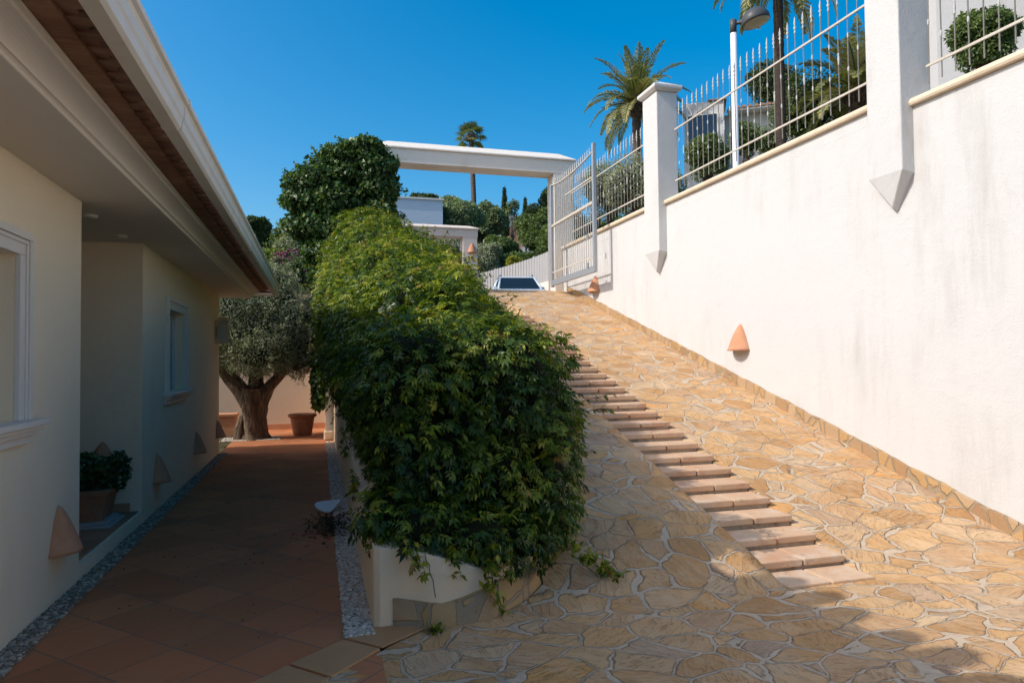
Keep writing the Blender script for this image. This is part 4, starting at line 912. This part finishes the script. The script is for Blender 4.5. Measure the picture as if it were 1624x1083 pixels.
# ================================================================== BEHIND THE RIGHT WALL
def palm(loc, h, tr, nf, fl, label, barkm='palm_bark', seed=0, elev=(-25, 80), leafw=.035, leafl=.42, droopk=1., fan=False, boss=True, lean=0):
    g = np.random.default_rng(seed); rt = empty('palm_tree', tuple(loc)); tag(rt, label, 'palm')
    mb = MB(); nr = int(h/.16); pts = []; rr = []
    for i in range(nr+1): pts.append((lean*(i/nr)**2, 0, h*i/nr-.5*(i == 0))); rr.append(tr*(1.15-.25*i/nr)*(1.06 if i % 2 else .95))
    mb.tube(pts, rr, 12); mb.build('trunk', MAT[barkm], rt)
    if boss:
        mb = MB(); mb.lathe([(tr*.9, -.45), (tr*1.5, -.25), (tr*1.9, 0), (tr*1.5, .25), (.02, .4)], (lean, 0, h), 12)
        for k in range(40):
            a = g.uniform(0, 6.28); z = g.uniform(-.4, .1); mb.tube([(lean+math.cos(a)*tr*1.3, math.sin(a)*tr*1.3, h+z), (lean+math.cos(a)*tr*2.6, math.sin(a)*tr*2.6, h+z+.22)], [.04, .012], 4)
        mb.build('leaf_bases', MAT[barkm], rt)
    Vs = []; Ts = []; mb = MB()
    for k in range(nf):
        az = k*2.399+g.normal()*.15; u = (k+.5)/nf; el = R(elev[0]+(elev[1]-elev[0])*u**.8)+g.normal()*.08; Lf = fl*g.uniform(.85, 1.08)
        q = np.array([lean, 0, h+.05]); d = np.array([math.cos(az)*math.cos(el), math.sin(az)*math.cos(el), math.sin(el)]); pts = [q.copy()]; N = 16; tn = []
        for i in range(N):
            q = q+d*Lf/N; d = unit(d+np.array([0, 0, -1])*(.045+.10*(i/N)**1.2)*droopk*(.4+math.cos(el))); pts.append(q.copy()); tn.append(d.copy())
        mb.tube(pts, [.022*(1-.8*i/N)+.004 for i in range(N+1)], 4, False)
        tint0 = .85-.4*u+g.normal()*.1
        if fan: continue
        for i in range(2, N+1):
            for s_ in range(4):
                t_ = s_/4; p = pts[i-1]*(1-t_)+pts[i]*t_; dd = tn[i-1]; side = unit(np.cross(dd, np.array([0, 0, 1.])+g.normal(size=3)*.05)); up_ = np.cross(side, dd)
                ll = leafl*math.sin(math.pi*min(1, (i+t_)/(N+1.3))**.75)+.05
                for sg in (1, -1):
                    A = unit(dd*.75+side*sg*.85+up_*.35+g.normal(size=3)*.1-np.array([0, 0, .15*droopk])); Sd = unit(np.cross(A, up_))*leafw*.5
                    Vs.append([p-Sd*.5, p+A*ll*.45+Sd*.0+Sd, p+A*ll-np.array([0, 0, .05*ll]), p+A*ll*.45-Sd]); Ts.append(tint0+g.normal()*.1)
        
    mb.build('frond_stalks', MAT[barkm] if fan else MAT['leaf_palm'], rt, fix=False)
    if fan:
        for k in range(nf):
            az = k*2.399; u = (k+.5)/nf; el = R(elev[0]+(elev[1]-elev[0])*u**.8); c = np.array([lean, 0, h])+np.array([math.cos(az)*math.cos(el), math.sin(az)*math.cos(el), math.sin(el)])*fl*.55
            dr = unit(c-np.array([lean, 0, h])); s_ = unit(np.cross(dr, [0, 0, 1.])); 
            for j in range(15):
                a = R(-100+200*j/14); A = unit(dr*math.cos(a)+s_*math.sin(a)+np.array([0, 0, -.25])); ll = fl*.55; Sd = unit(np.cross(A, np.cross(s_, dr)))*leafw
                Vs.append([c, c+A*ll*.6+Sd, c+A*ll-np.array([0, 0, .2*ll]), c+A*ll*.6-Sd]); Ts.append(.55-.4*u+g.normal()*.1)
    mesh_quads('crown', np.array(Vs), np.clip(np.array(Ts), 0, 1), MAT['leaf_palm'], rt); return rt
def base_at(px, py, y, zb): # ground point of a thing whose top is seen at px, py
    p = at(px, py, y); return (p[0], y, zb), p[2]-zb
b, h = base_at(1009, 168, 22, 3.6); palm(b, h, .17, 40, 2.15, 'date palm with a round crown rising behind the far wall pillar', seed=2, elev=(-38, 88), leafw=.042, leafl=.34)
b, h = base_at(1233, -32, 15.5, 4.0); palm(b, h, .135, 16, 2.1, 'tall palm behind the railing with only its dark trunk and drooping frond tips in view', 'palm_dark', 3, (-22, 45), .04, .34, 1.7)
b, h = base_at(1350, 150, 15, 4.0); palm((b[0]+.25, b[1], b[2]), h, .2, 34, 2.0, 'low lush palm growing behind the railing by the near wall pillar', seed=6, elev=(-15, 80), leafw=.05, leafl=.4)
b, h = base_at(752, 218, 60, 8.5); palm(b, h, .24, 20, 1.55, 'slender fan palm far beyond the gateway', seed=7, elev=(-40, 80), leafw=.06, fan=True, lean=-.3)

# street lamp
lp = empty('street_lamp', tuple(at(1168, 300, 9.9)*np.array([1, 1, 0])+np.array([0, 0, 4.0]))); tag(lp, 'white street lamp post with dark dome head behind the railing', 'street lamp')
ht = at(1163, 42, 9.9)[2]-4.0
MB().lathe([(.075, 0), (.075, .05), (.055, .08), (.05, ht), (.05, ht+.0)], (0, 0, 0), 16).build('pole', MAT['white_metal'], lp)
MB().lathe([(.056, ht-.12), (.058, ht+.1), (.04, ht+.11)], (0, 0, 0), 14).build('collar', MAT['dark_metal'], lp)
ax = np.array([RT0[0], RT0[1]]); az = math.atan2(-.35+RT0[1]*1.0, RT0[0])
mb = MB(); mb.tube([(0, 0, ht+.04), (.1, 0, ht+.045), (.13, 0, ht+.045), (.2, 0, ht+.05)], [.03, .03, .05, .05], 10)
a_ = mb.build('arm', MAT['dark_metal'], lp); a_.rotation_euler = (0, 0, az)
mb = MB(); rr = .235; mb.lathe([(rr*.98, -.03), (rr, 0), (rr*.98, .05), (rr*.85, .12), (rr*.6, .175), (rr*.3, .20), (.02, .207)], (0, 0, 0), 28)
hd = mb.build('head', MAT['dark_metal'], lp); hd.location = (math.cos(az)*.36, math.sin(az)*.36, ht+.03); hd.rotation_euler = (R(-6), R(-12), 0)
mb = MB(); mb.lathe([(.02, -.055), (rr*.7, -.045), (rr*.93, -.031)], (0, 0, 0), 28); mb.build('lens', MAT['lens'], hd)

# neighbour's villas behind the wall; their fronts are turned a little towards the west
VA = R(-32); VE = np.array([math.cos(VA), math.sin(VA)])
def on_face(px, py, o):   # distance along the front and height where a direction of view meets it
    d = FWD+RT*(px-812)/1083-UP*(py-541.5)/1083
    Mx = np.array([[d[0], -VE[0]], [d[1], -VE[1]]]); t_, u = np.linalg.solve(Mx, np.array([o[0], o[1]])-CAM[:2])
    return u, CAM[2]+d[2]*t_-4.0
def scallops(mb, xa, xb, y0, z0, n, back=2.6, rise=.7):
    for i in range(n):
        x = xa+(xb-xa)*(i+.5)/n; r_ = (xb-xa)/n*.42
        pts = [(x+r_*math.cos(a), y0, z0+r_*1.0*math.sin(a)) for a in np.linspace(0, math.pi, 7)]; p2 = [(x_, y0+back, z_+rise) for x_, _, z_ in pts]
        mb.add(pts+p2, [(k, k+1, 8+k, 7+k) for k in range(6)]+[tuple(range(7))])
    mb.add([(xa, y0+.02, z0+.01), (xb, y0+.02, z0+.01), (xb, y0+back, z0+rise), (xa, y0+back, z0+rise)], [(0, 1, 2, 3)])
o1 = at(1086, 240, 22)
nv = empty('villa', (o1[0], o1[1], 4), VA); tag(nv, 'white neighbouring villa with a red tiled parapet and blue window behind the railing', 'house')
u1, zt1 = on_face(1148, 163, o1); _, zl1 = on_face(1110, 163, o1)
MB().box(0, u1, 0, 5, -1, zl1).build('wall', MAT['wall'], nv)
ua, _ = on_face(1122, 160, o1); mb = MB(); scallops(mb, ua, u1+.1, -.1, zl1+.0, 5, 2.6, .4); mb.build('roof', MAT['rooftile'], nv, fix=False)
wa, z1_ = on_face(1091, 186, o1); wb, _ = on_face(1137, 200, o1); _, z0_ = on_face(1110, 226, o1)
w_ = MB().box(wa, wb, -.02, -.001, z0_-.5, z1_).build('window', MAT['glass2'], nv)
MB().box(wa-.05, wa-.001, -.04, -.001, z0_-.5, z1_+.05).box(wb+.001, wb+.05, -.04, -.001, z0_-.5, z1_+.05).box(wa, wb, -.04, -.001, z1_+.001, z1_+.05).build('frame', MAT['trim'], w_)
u2, _ = on_face(1262, 150, o1); _, zt2 = on_face(1200, 164, o1)
MB().box(u1+.001, u2+5, .8, 6, -1, zt2-.05).build('wall', MAT['wall'], nv)
mb = MB(); scallops(mb, u1+.15, u2+5, .25, zt2, 34, 3.2, .95); mb.build('roof', MAT['rooftile'], nv, fix=False)
MB().box(u1+.15, u2+5, .3, .799, zt2-.07, zt2-.002).build('eave', MAT['trim'], nv)
ud, _ = on_face(1159, 210, o1); MB().box(ud-.1, ud+.16, .77, .799, 0, 2.1).build('door', MAT['darkgap'], nv)
o2 = at(1486, 60, 11.5)
v2 = empty('villa', (o2[0], o2[1], 4), VA); tag(v2, 'plain bright white house wall at the right edge behind the round shrub', 'house')
MB().box(0, 9, 0, 1.6, -.5, 6).build('wall', MAT['wall'], v2); MB().box(-.05, 9.05, -.05, 1.65, 6, 6.15).build('roof_edge', MAT['cap'], v2)
MB().box(5.6, 6.6, -.03, -.001, 1.2, 2.4).build('window', MAT['glass'], v2)
# shrubs along the wall
def shrub(px, py, y, r, label, leaf='leaf_mid', zb=4.0, n=5000, size=.07, seed=0, cat='shrub', sq=1.0, group=None):
    p = at(px, py, y); bl = [(0, 0, p[2]-zb, r, r, r*sq)]
    g = np.random.default_rng(seed)
    for k in range(5): a = g.uniform(0, 6.28); bl.append((math.cos(a)*r*.5, math.sin(a)*r*.5, p[2]-zb+g.uniform(-.4, .4)*r*sq, r*.62, r*.62, r*.6*sq))
    return tree('shrub', label, cat, (p[0], y, zb), bl, n, size, leaf, group, seed=seed, trunk_r=.06, depth=.42, lump=.24, corek=.72)
shrub(1563, 62, 6.6, .36, 'clipped round dark green shrub behind the near railing against the white house', 'leaf_mid', 4.0, 7000, .045, 61, sq=.95)
shrub(1122, 250, 12.3, .42, 'dark green shrub behind the railing left of the street lamp', 'leaf_mid', 4.0, 5000, .05, 62)
shrub(1185, 222, 16, .42, 'leafy shrub in front of the white villa right of the street lamp', 'leaf_mid', 4.0, 3000, .06, 63)
shrub(1215, 222, 17, .4, 'small pale shrub beside the dark palm trunk', 'leaf_pale', 4.0, 1800, .06, 64)
shrub(1285, 165, 17, 1.0, 'broad green shrub under the low palm behind the railing', 'leaf_mid', 4.0, 6000, .08, 65)
shrub(1225, 135, 34, 1.3, 'dark round tree top showing above the villa roof', 'leaf_dark', 4.0, 5000, .14, 66, 'tree')
shrub(1005, 290, 14.6, .6, 'grey green hedge plant behind the far railing next to the pillar', 'leaf_olive', 4.0, 7000, .055, 67, group=None)
shrub(965, 300, 15.6, .6, 'grey green hedge plant behind the far railing next to the gate', 'leaf_olive', 4.0, 7000, .055, 68)
shrub(1050, 300, 14.0, .5, 'grey green hedge plant hidden behind the far pillar', 'leaf_olive', 4.0, 3000, .055, 69)
# bare twiggy tree in front of the right-hand house
bt_ = empty('bare_tree', tuple(at(1545, 30, 10.5)*np.array([1, 1, 0])+np.array([0, 0, 4.0]))); tag(bt_, 'leafless twiggy tree above the round shrub at the right edge', 'tree')
mb = MB(); mb.tube([(0, 0, -.2), (0, 0, 1.4)], [.06, .04], 7)
def br(p, d, L_, r, lv):
    q = p+d*L_; mb.tube([p, (p+q)/2+np.array([0, 0, .02]), q], [r, r*.85, r*.65], 4, False)
    if lv == 0: return
    for _ in range(3): br(q, unit(d+np.array([rnd.gauss(0, .45), rnd.gauss(0, .45), rnd.gauss(.05, .3)])), L_*rnd.uniform(.6, .85), r*.62, lv-1)
for _ in range(4): br(np.array([0, 0, 1.35]), unit(np.array([rnd.gauss(0, .6), rnd.gauss(0, .6), .7])), .5, .02, 4)
mb.build('branches', MAT['bark'], bt_, fix=False)

# ================================================================== BEYOND THE GATE
# car
cr = empty('parked_car', tuple(at(819, 452, 25.0)*np.array([1, 1, 0])+np.array([0, 0, 3.20])), R(-9)); tag(cr, 'pale silver blue car facing the camera just over the crest of the driveway', 'car')
def loft(secs, mat, name, parent, bevel=.02):
    mb = MB(); m_ = len(secs[0]); vs = [p for s_ in secs for p in s_]
    fs = [(i*m_+k, i*m_+(k+1) % m_, (i+1)*m_+(k+1) % m_, (i+1)*m_+k) for i in range(len(secs)-1) for k in range(m_)]
    fs += [tuple(range(m_))[::-1], tuple(range((len(secs)-1)*m_, len(secs)*m_))]; mb.add(vs, fs); return mb.build(name, mat, parent, bevel=bevel)
def sec(y, w, z0, z1, r=.1): return [(-w+r, y, z0), (w-r, y, z0), (w, y, z0+r), (w, y, z1-r*1.2), (w-r, y, z1), (-w+r, y, z1), (-w, y, z1-r*1.2), (-w, y, z0+r)]
bd = loft([sec(-2.25, .78, .35, .78), sec(-2.15, .86, .28, .88), sec(-1.2, .90, .24, 1.0), sec(.0, .91, .24, 1.03), (sec(2.0, .90, .24, 1.02)), sec(2.22, .82, .3, .95)], MAT['car'], 'body', cr, .05)
roof = loft([[(-.62, -.30, 1.50), (.62, -.30, 1.50), (.60, -.25, 1.555), (-.60, -.25, 1.555)], [(-.66, .3, 1.53), (.66, .3, 1.53), (.62, .3, 1.60), (-.62, .3, 1.60)], [(-.64, 1.6, 1.47), (.64, 1.6, 1.47), (.60, 1.6, 1.54), (-.60, 1.6, 1.54)]], MAT['car'], 'roof', cr, .02)
for s_ in (-1, 1):
    for (a, b) in (((.80*s_, -1.12, .99), (.64*s_, -.30, 1.51)), ((.84*s_, .55, 1.0), (.67*s_, .5, 1.52)), ((.82*s_, 2.05, 1.0), (.64*s_, 1.6, 1.49))): MB().tube([a, b], .045, 6).build('roof_pillar', MAT['car'], cr)
MB().add([(-.76, -1.10, 1.0), (.76, -1.10, 1.0), (.61, -.30, 1.505), (-.61, -.30, 1.505)], [(0, 1, 2, 3)]).build('windscreen', MAT['glass'], cr)
MB().add([(-.80, -1.05, 1.0), (-.82, 2.0, 1.0), (-.64, 1.6, 1.49), (-.64, -.28, 1.51)], [(0, 1, 2, 3)]).build('side_window', MAT['glass'], cr)
MB().add([(.80, -1.05, 1.0), (.82, 2.0, 1.0), (.64, 1.6, 1.49), (.64, -.28, 1.51)], [(0, 1, 2, 3)]).build('side_window', MAT['glass'], cr)
MB().add([(-.78, 2.06, 1.0), (.78, 2.06, 1.0), (.6, 1.62, 1.49), (-.6, 1.62, 1.49)], [(0, 1, 2, 3)]).build('rear_window', MAT['glass'], cr)
for s_ in (-1, 1):
    mb = MB(); mb.tube([(.60*s_, -.15, 1.575), (.62*s_, -.05, 1.64), (.62*s_, 1.3, 1.63), (.60*s_, 1.45, 1.56)], .018, 6); mb.build('roof_bar', MAT['dark_metal'], cr)
    MB().box(.88*s_-.09, .88*s_+.09, -.72, -.60, .98, 1.12).build('mirror', MAT['car'], cr, bevel=.03)
    MB().box(.62*s_-.16, .62*s_+.16, -2.215, -2.1, .68, .80).build('headlight', MAT['white_plastic'], cr, bevel=.03)
    for yw in (-1.4, 1.4):
        mb = MB(); mb.tube([(.72*s_, yw, .33), (.92*s_, yw, .33)], .33, 24); wh = mb.build('wheel', MAT['rubber'], cr); mb = MB(); mb.tube([(.80*s_, yw, .33), (.93*s_, yw, .33)], .2, 16); mb.build('rim', MAT['galv'], wh)
MB().box(-.45, .45, -2.26, -2.2, .5, .72).build('grille', MAT['dark_metal'], cr, bevel=.01)
# board fence across the road
A = at(755, 436, 40); B = at(905, 384, 26.5)
A, B = np.array(A), np.array(B)
wf = empty('board_fence', (A[0], A[1], 0)); tag(wf, 'weathered grey wooden board fence curving up behind the car', 'fence')
n = 70; mb = MB(); mw = MB(); D = B-A; ang = math.atan2(D[1], D[0]); Ls = math.hypot(D[0], D[1])
for i in range(n):
    u = i/n; x = Ls*u; zt_ = A[2]+(B[2]-A[2])*(u**1.45); bow = .5*math.sin(math.pi*u)
    zb_ = zt_-1.35+.0*u
    mb.box(x, x+Ls/n*.93, bow-.02+.015*(i % 2), bow+.02, zb_+.02, zt_+.02*rnd.random()+(.05 if i % 14 == 0 else 0))
    mw.box(x, x+Ls/n, bow-.06, bow+.2, 2.8, zb_)
wf.rotation_euler = (0, 0, ang); mb.build('boards', MAT['boards'], wf); mw.build('base_wall', MAT['arch2'], wf)
# white modern building, its blue shade painted into the wall colour
pa = at(622, 320, 48); pc = at(702, 318, 48); zt_ = at(660, 316, 48)[2]
mh = empty('modern_house', (pa[0], 48, 6)); tag(mh, 'flat roofed pale modern building in shade seen under the gateway beam', 'house')
MB().box(-3, pc[0]-pa[0], 0, 9, -3, zt_-6).build('wall', m_render('shade_blue_render', (.52, .60, .70), None, 0, .003), mh)
MB().box(-3.1, pc[0]-pa[0]+.1, -.1, 9.1, zt_-6, zt_-5.88).build('roof_edge', MAT['trim'], mh)
mb = MB(); mb.box(1.3, 2.4, 2, 2.1, zt_-5.88, zt_-5.7); mb.add([(1.3, 2, zt_-5.7), (2.5, 2, zt_-5.2), (2.5, 3.5, zt_-5.2), (1.3, 3.5, zt_-5.7)], [(0, 1, 2, 3)]); mb.build('solar_panel', MAT['dark_metal'], mh)
# small house on the hill
ph = at(815, 362, 70)
h2 = empty('hill_house', (ph[0], 70, ph[2]-3)); tag(h2, 'small white house with a terrace and brick red opening between the hillside trees', 'house')
MB().box(-2.2, 1.6, 0, 5, -2, 4.0).build('wall', MAT['wall'], h2); MB().box(-.6, .8, -.03, -.001, .8, 3.2).build('opening', MAT['terra'], h2); MB().box(-2.4, 1.8, -1.2, -.0, -.2, .4).build('balcony', MAT['trim'], h2)
MB().box(-2.6, 1.9, -.5, 5.2, 4.0, 4.25).build('roof', MAT['trim'], h2)
# trees beyond
def ftree(px, ptop, pbot, y, wpx, label, leaf, n, size, seed, kind='round', group=None, depth=.35):
    """tree whose crown spans ptop..pbot and wpx wide at depth y; its foot stands on the terrain"""
    pT, pB = at(px, ptop, y), at(px, pbot, y); k = (at(px+1, ptop, y)[0]-at(px, ptop, y)[0]); r = wpx*k/2
    zb = float(zter(np.array([[pT[0]]]), np.array([[float(y)]]))[0, 0]); g = np.random.default_rng(seed); zc = (pT[2]+pB[2])/2-zb; hz = (pT[2]-pB[2])/2; bl = []
    if kind == 'cypress':
        for i in range(6): u = i/5; bl.append((0, 0, zc-hz+2*hz*(u*.85+.08), r*(1-.75*u**1.6), r*(1-.75*u**1.6), hz*.3))
    elif kind == 'pine':
        for i in range(9): a = g.uniform(0, 6.28); u = g.random(); bl.append((math.cos(a)*r*.55, math.sin(a)*r*.5, zc+g.uniform(-.6, .75)*hz, r*.45, r*.45, hz*.28))
    else:
        bl.append((0, 0, zc-.1*hz, r*.72, r*.7, hz*.78))
        for i in range(9): a = g.uniform(0, 6.28); bl.append((math.cos(a)*r*.58, math.sin(a)*r*.5, zc+g.uniform(-.65, .6)*hz, r*.42, r*.42, hz*.38))
    return tree('tree', label, 'tree', (pT[0], y, zb), bl, n, size, leaf, group, seed=seed, trunk_r=max(r*.08, .08), depth=depth, lump=.18, corek=.66 if kind != 'pine' else .5, aspect=.5)
GT = 'trees on the hillside beyond the gateway'
ftree(728, 306, 372, 50, 82, 'pale green leafy tree left of the slender fan palm', 'leaf_pale', 9000, .2, 70, group=GT)
ftree(782, 318, 372, 54, 46, 'light grey green tree right of the slender fan palm', 'leaf_pale', 5000, .2, 71, group=GT)
ftree(763, 330, 378, 58, 70, 'darker green tree behind the fan palm trunk', 'leaf_mid', 6000, .22, 72, group=GT)
ftree(800, 303, 372, 62, 11, 'tall thin dark cypress above the small hillside house', 'leaf_dark', 5000, .17, 73, 'cypress', GT, .2)
ftree(812, 318, 350, 58, 22, 'wispy pale tree right of the tall cypress', 'leaf_pale', 900, .16, 74, 'pine', GT)
ftree(833, 318, 372, 66, 11, 'short dark cypress left of the pine', 'leaf_dark', 3500, .17, 75, 'cypress', GT, .2)
ftree(858, 297, 372, 62, 52, 'broad dark pine near the gate post', 'leaf_dark', 9000, .2, 76, 'pine', GT)
ftree(850, 330, 400, 46, 70, 'rounded dark green tree against the gate post', 'leaf_mid', 10000, .17, 77, 'round', GT)
ftree(880, 350, 420, 42, 60, 'green tree seen through the gate bars', 'leaf_mid', 8000, .16, 91, 'round', GT)
ftree(800, 370, 425, 44, 62, 'green shrubby tree above the board fence', 'leaf_mid', 8000, .15, 78, 'round', GT)
ftree(765, 380, 445, 42, 66, 'grey green shrubby tree right of the pink arch pillar', 'leaf_olive', 8000, .14, 79, 'round', GT)
ftree(820, 395, 440, 42, 70, 'low green bush along the top of the board fence', 'leaf_mid', 6000, .14, 92, 'round', GT)
ftree(815, 403, 430, 38, 26, 'small yellow flowering bush above the board fence', 'leaf_yellow', 1500, .10, 80, 'round', GT)
ftree(700, 365, 440, 46, 70, 'olive green tree seen through the pink arch', 'leaf_olive', 6000, .16, 81, 'round', GT)
ftree(672, 306, 330, 75, 44, 'dark umbrella pine behind the modern building', 'leaf_dark', 4000, .25, 82, 'round', GT)
ftree(655, 372, 450, 44, 60, 'green tree in front of the modern building', 'leaf_mid', 5000, .16, 83, 'round', GT)
GL_ = 'trees in the garden beyond the house'
ftree(402, 336, 415, 40, 62, 'dark pine beyond the end of the gutter', 'leaf_dark', 9000, .17, 84, 'pine', GL_, .3)
ftree(470, 345, 440, 34, 70, 'brownish green tree between the dark pine and the ivy', 'leaf_olive', 8000, .13, 85, 'round', GL_)
ftree(430, 388, 450, 26, 70, 'yellow green shrub beside the eave end', 'leaf_vine', 5000, .10, 86, 'round', GL_)
ftree(505, 400, 470, 24, 60, 'green shrub behind the garden wall next to the ivy', 'leaf_mid', 5000, .09, 90, 'round', GL_)
bg = ftree(462, 400, 455, 23, 74, 'bougainvillea with purple flowers behind the garden wall', 'leaf_mid', 3000, .08, 87, 'round', GL_); bg['category'] = 'bougainvillea'; bg.name = 'bougainvillea'
pf = at(465, 412, 23); r_ = 0.75
leafmass('flowers', [(0, -.1, pf[2]-bg.location[2]+.1, .5, .4, .2), (.5, -.2, pf[2]-bg.location[2]-.3, .2, .2, .4), (-.4, -.2, pf[2]-bg.location[2]-.15, .35, .3, .22)], 230, .06, MAT['flower'], bg, 'single', 88, .2, .1, .9)
for k in range(26):   # wooded skyline, each its own tree
    px = 380+k*28+rnd.uniform(-8, 8)
    if 615 < px < 705: continue
    y = rnd.uniform(95, 150); top = at(px, 385-rnd.uniform(0, 18), y)
    ftree(px, 352+rnd.uniform(-8, 10) if px < 900 else 330, 430, y, rnd.uniform(50, 80), 'distant dark green tree on the skyline', 'leaf_dark' if k % 2 else 'leaf_mid', 1600, .55, 120+k, 'round', 'distant trees along the skyline')

# ================================================================== LIGHT
S = Vector((-1, -.11, .86)).normalized()
sl = bpy.data.lights.new('sun', 'SUN'); sl.energy = 3.7; sl.angle = R(.55); sl.color = (1, .945, .86)
so = bpy.data.objects.new('sun', sl); col.objects.link(so); so.rotation_euler = S.to_track_quat('Z', 'Y').to_euler()
w = bpy.data.worlds.new('World'); scene.world = w; w.use_nodes = True; nt = w.node_tree; nt.nodes.clear()
out = nt.nodes.new('ShaderNodeOutputWorld'); bgd = nt.nodes.new('ShaderNodeBackground'); sk = nt.nodes.new('ShaderNodeTexSky'); hsv = nt.nodes.new('ShaderNodeHueSaturation')
sk.sky_type = 'NISHITA'; sk.sun_disc = False; sk.sun_elevation = math.asin(S.z); sk.sun_rotation = math.atan2(S.x, S.y)
sk.air_density = 1.0; sk.dust_density = 2.7; sk.ozone_density = 2.2; sk.altitude = 0
hsv.inputs['Saturation'].default_value = 1.60; hsv.inputs['Value'].default_value = 1.38; hsv.inputs['Hue'].default_value = .49
nt.links.new(sk.outputs[0], hsv.inputs['Color']); nt.links.new(hsv.outputs[0], bgd.inputs[0]); bgd.inputs[1].default_value = .150; nt.links.new(bgd.outputs[0], out.inputs[0])
vs_ = scene.view_settings; vs_.view_transform = 'Standard'; vs_.look = 'None'; vs_.exposure = -.01; vs_.gamma = 1; vs_.use_curve_mapping = False
scene.cycles.max_bounces = 12; scene.cycles.diffuse_bounces = 8; scene.cycles.use_denoising = True
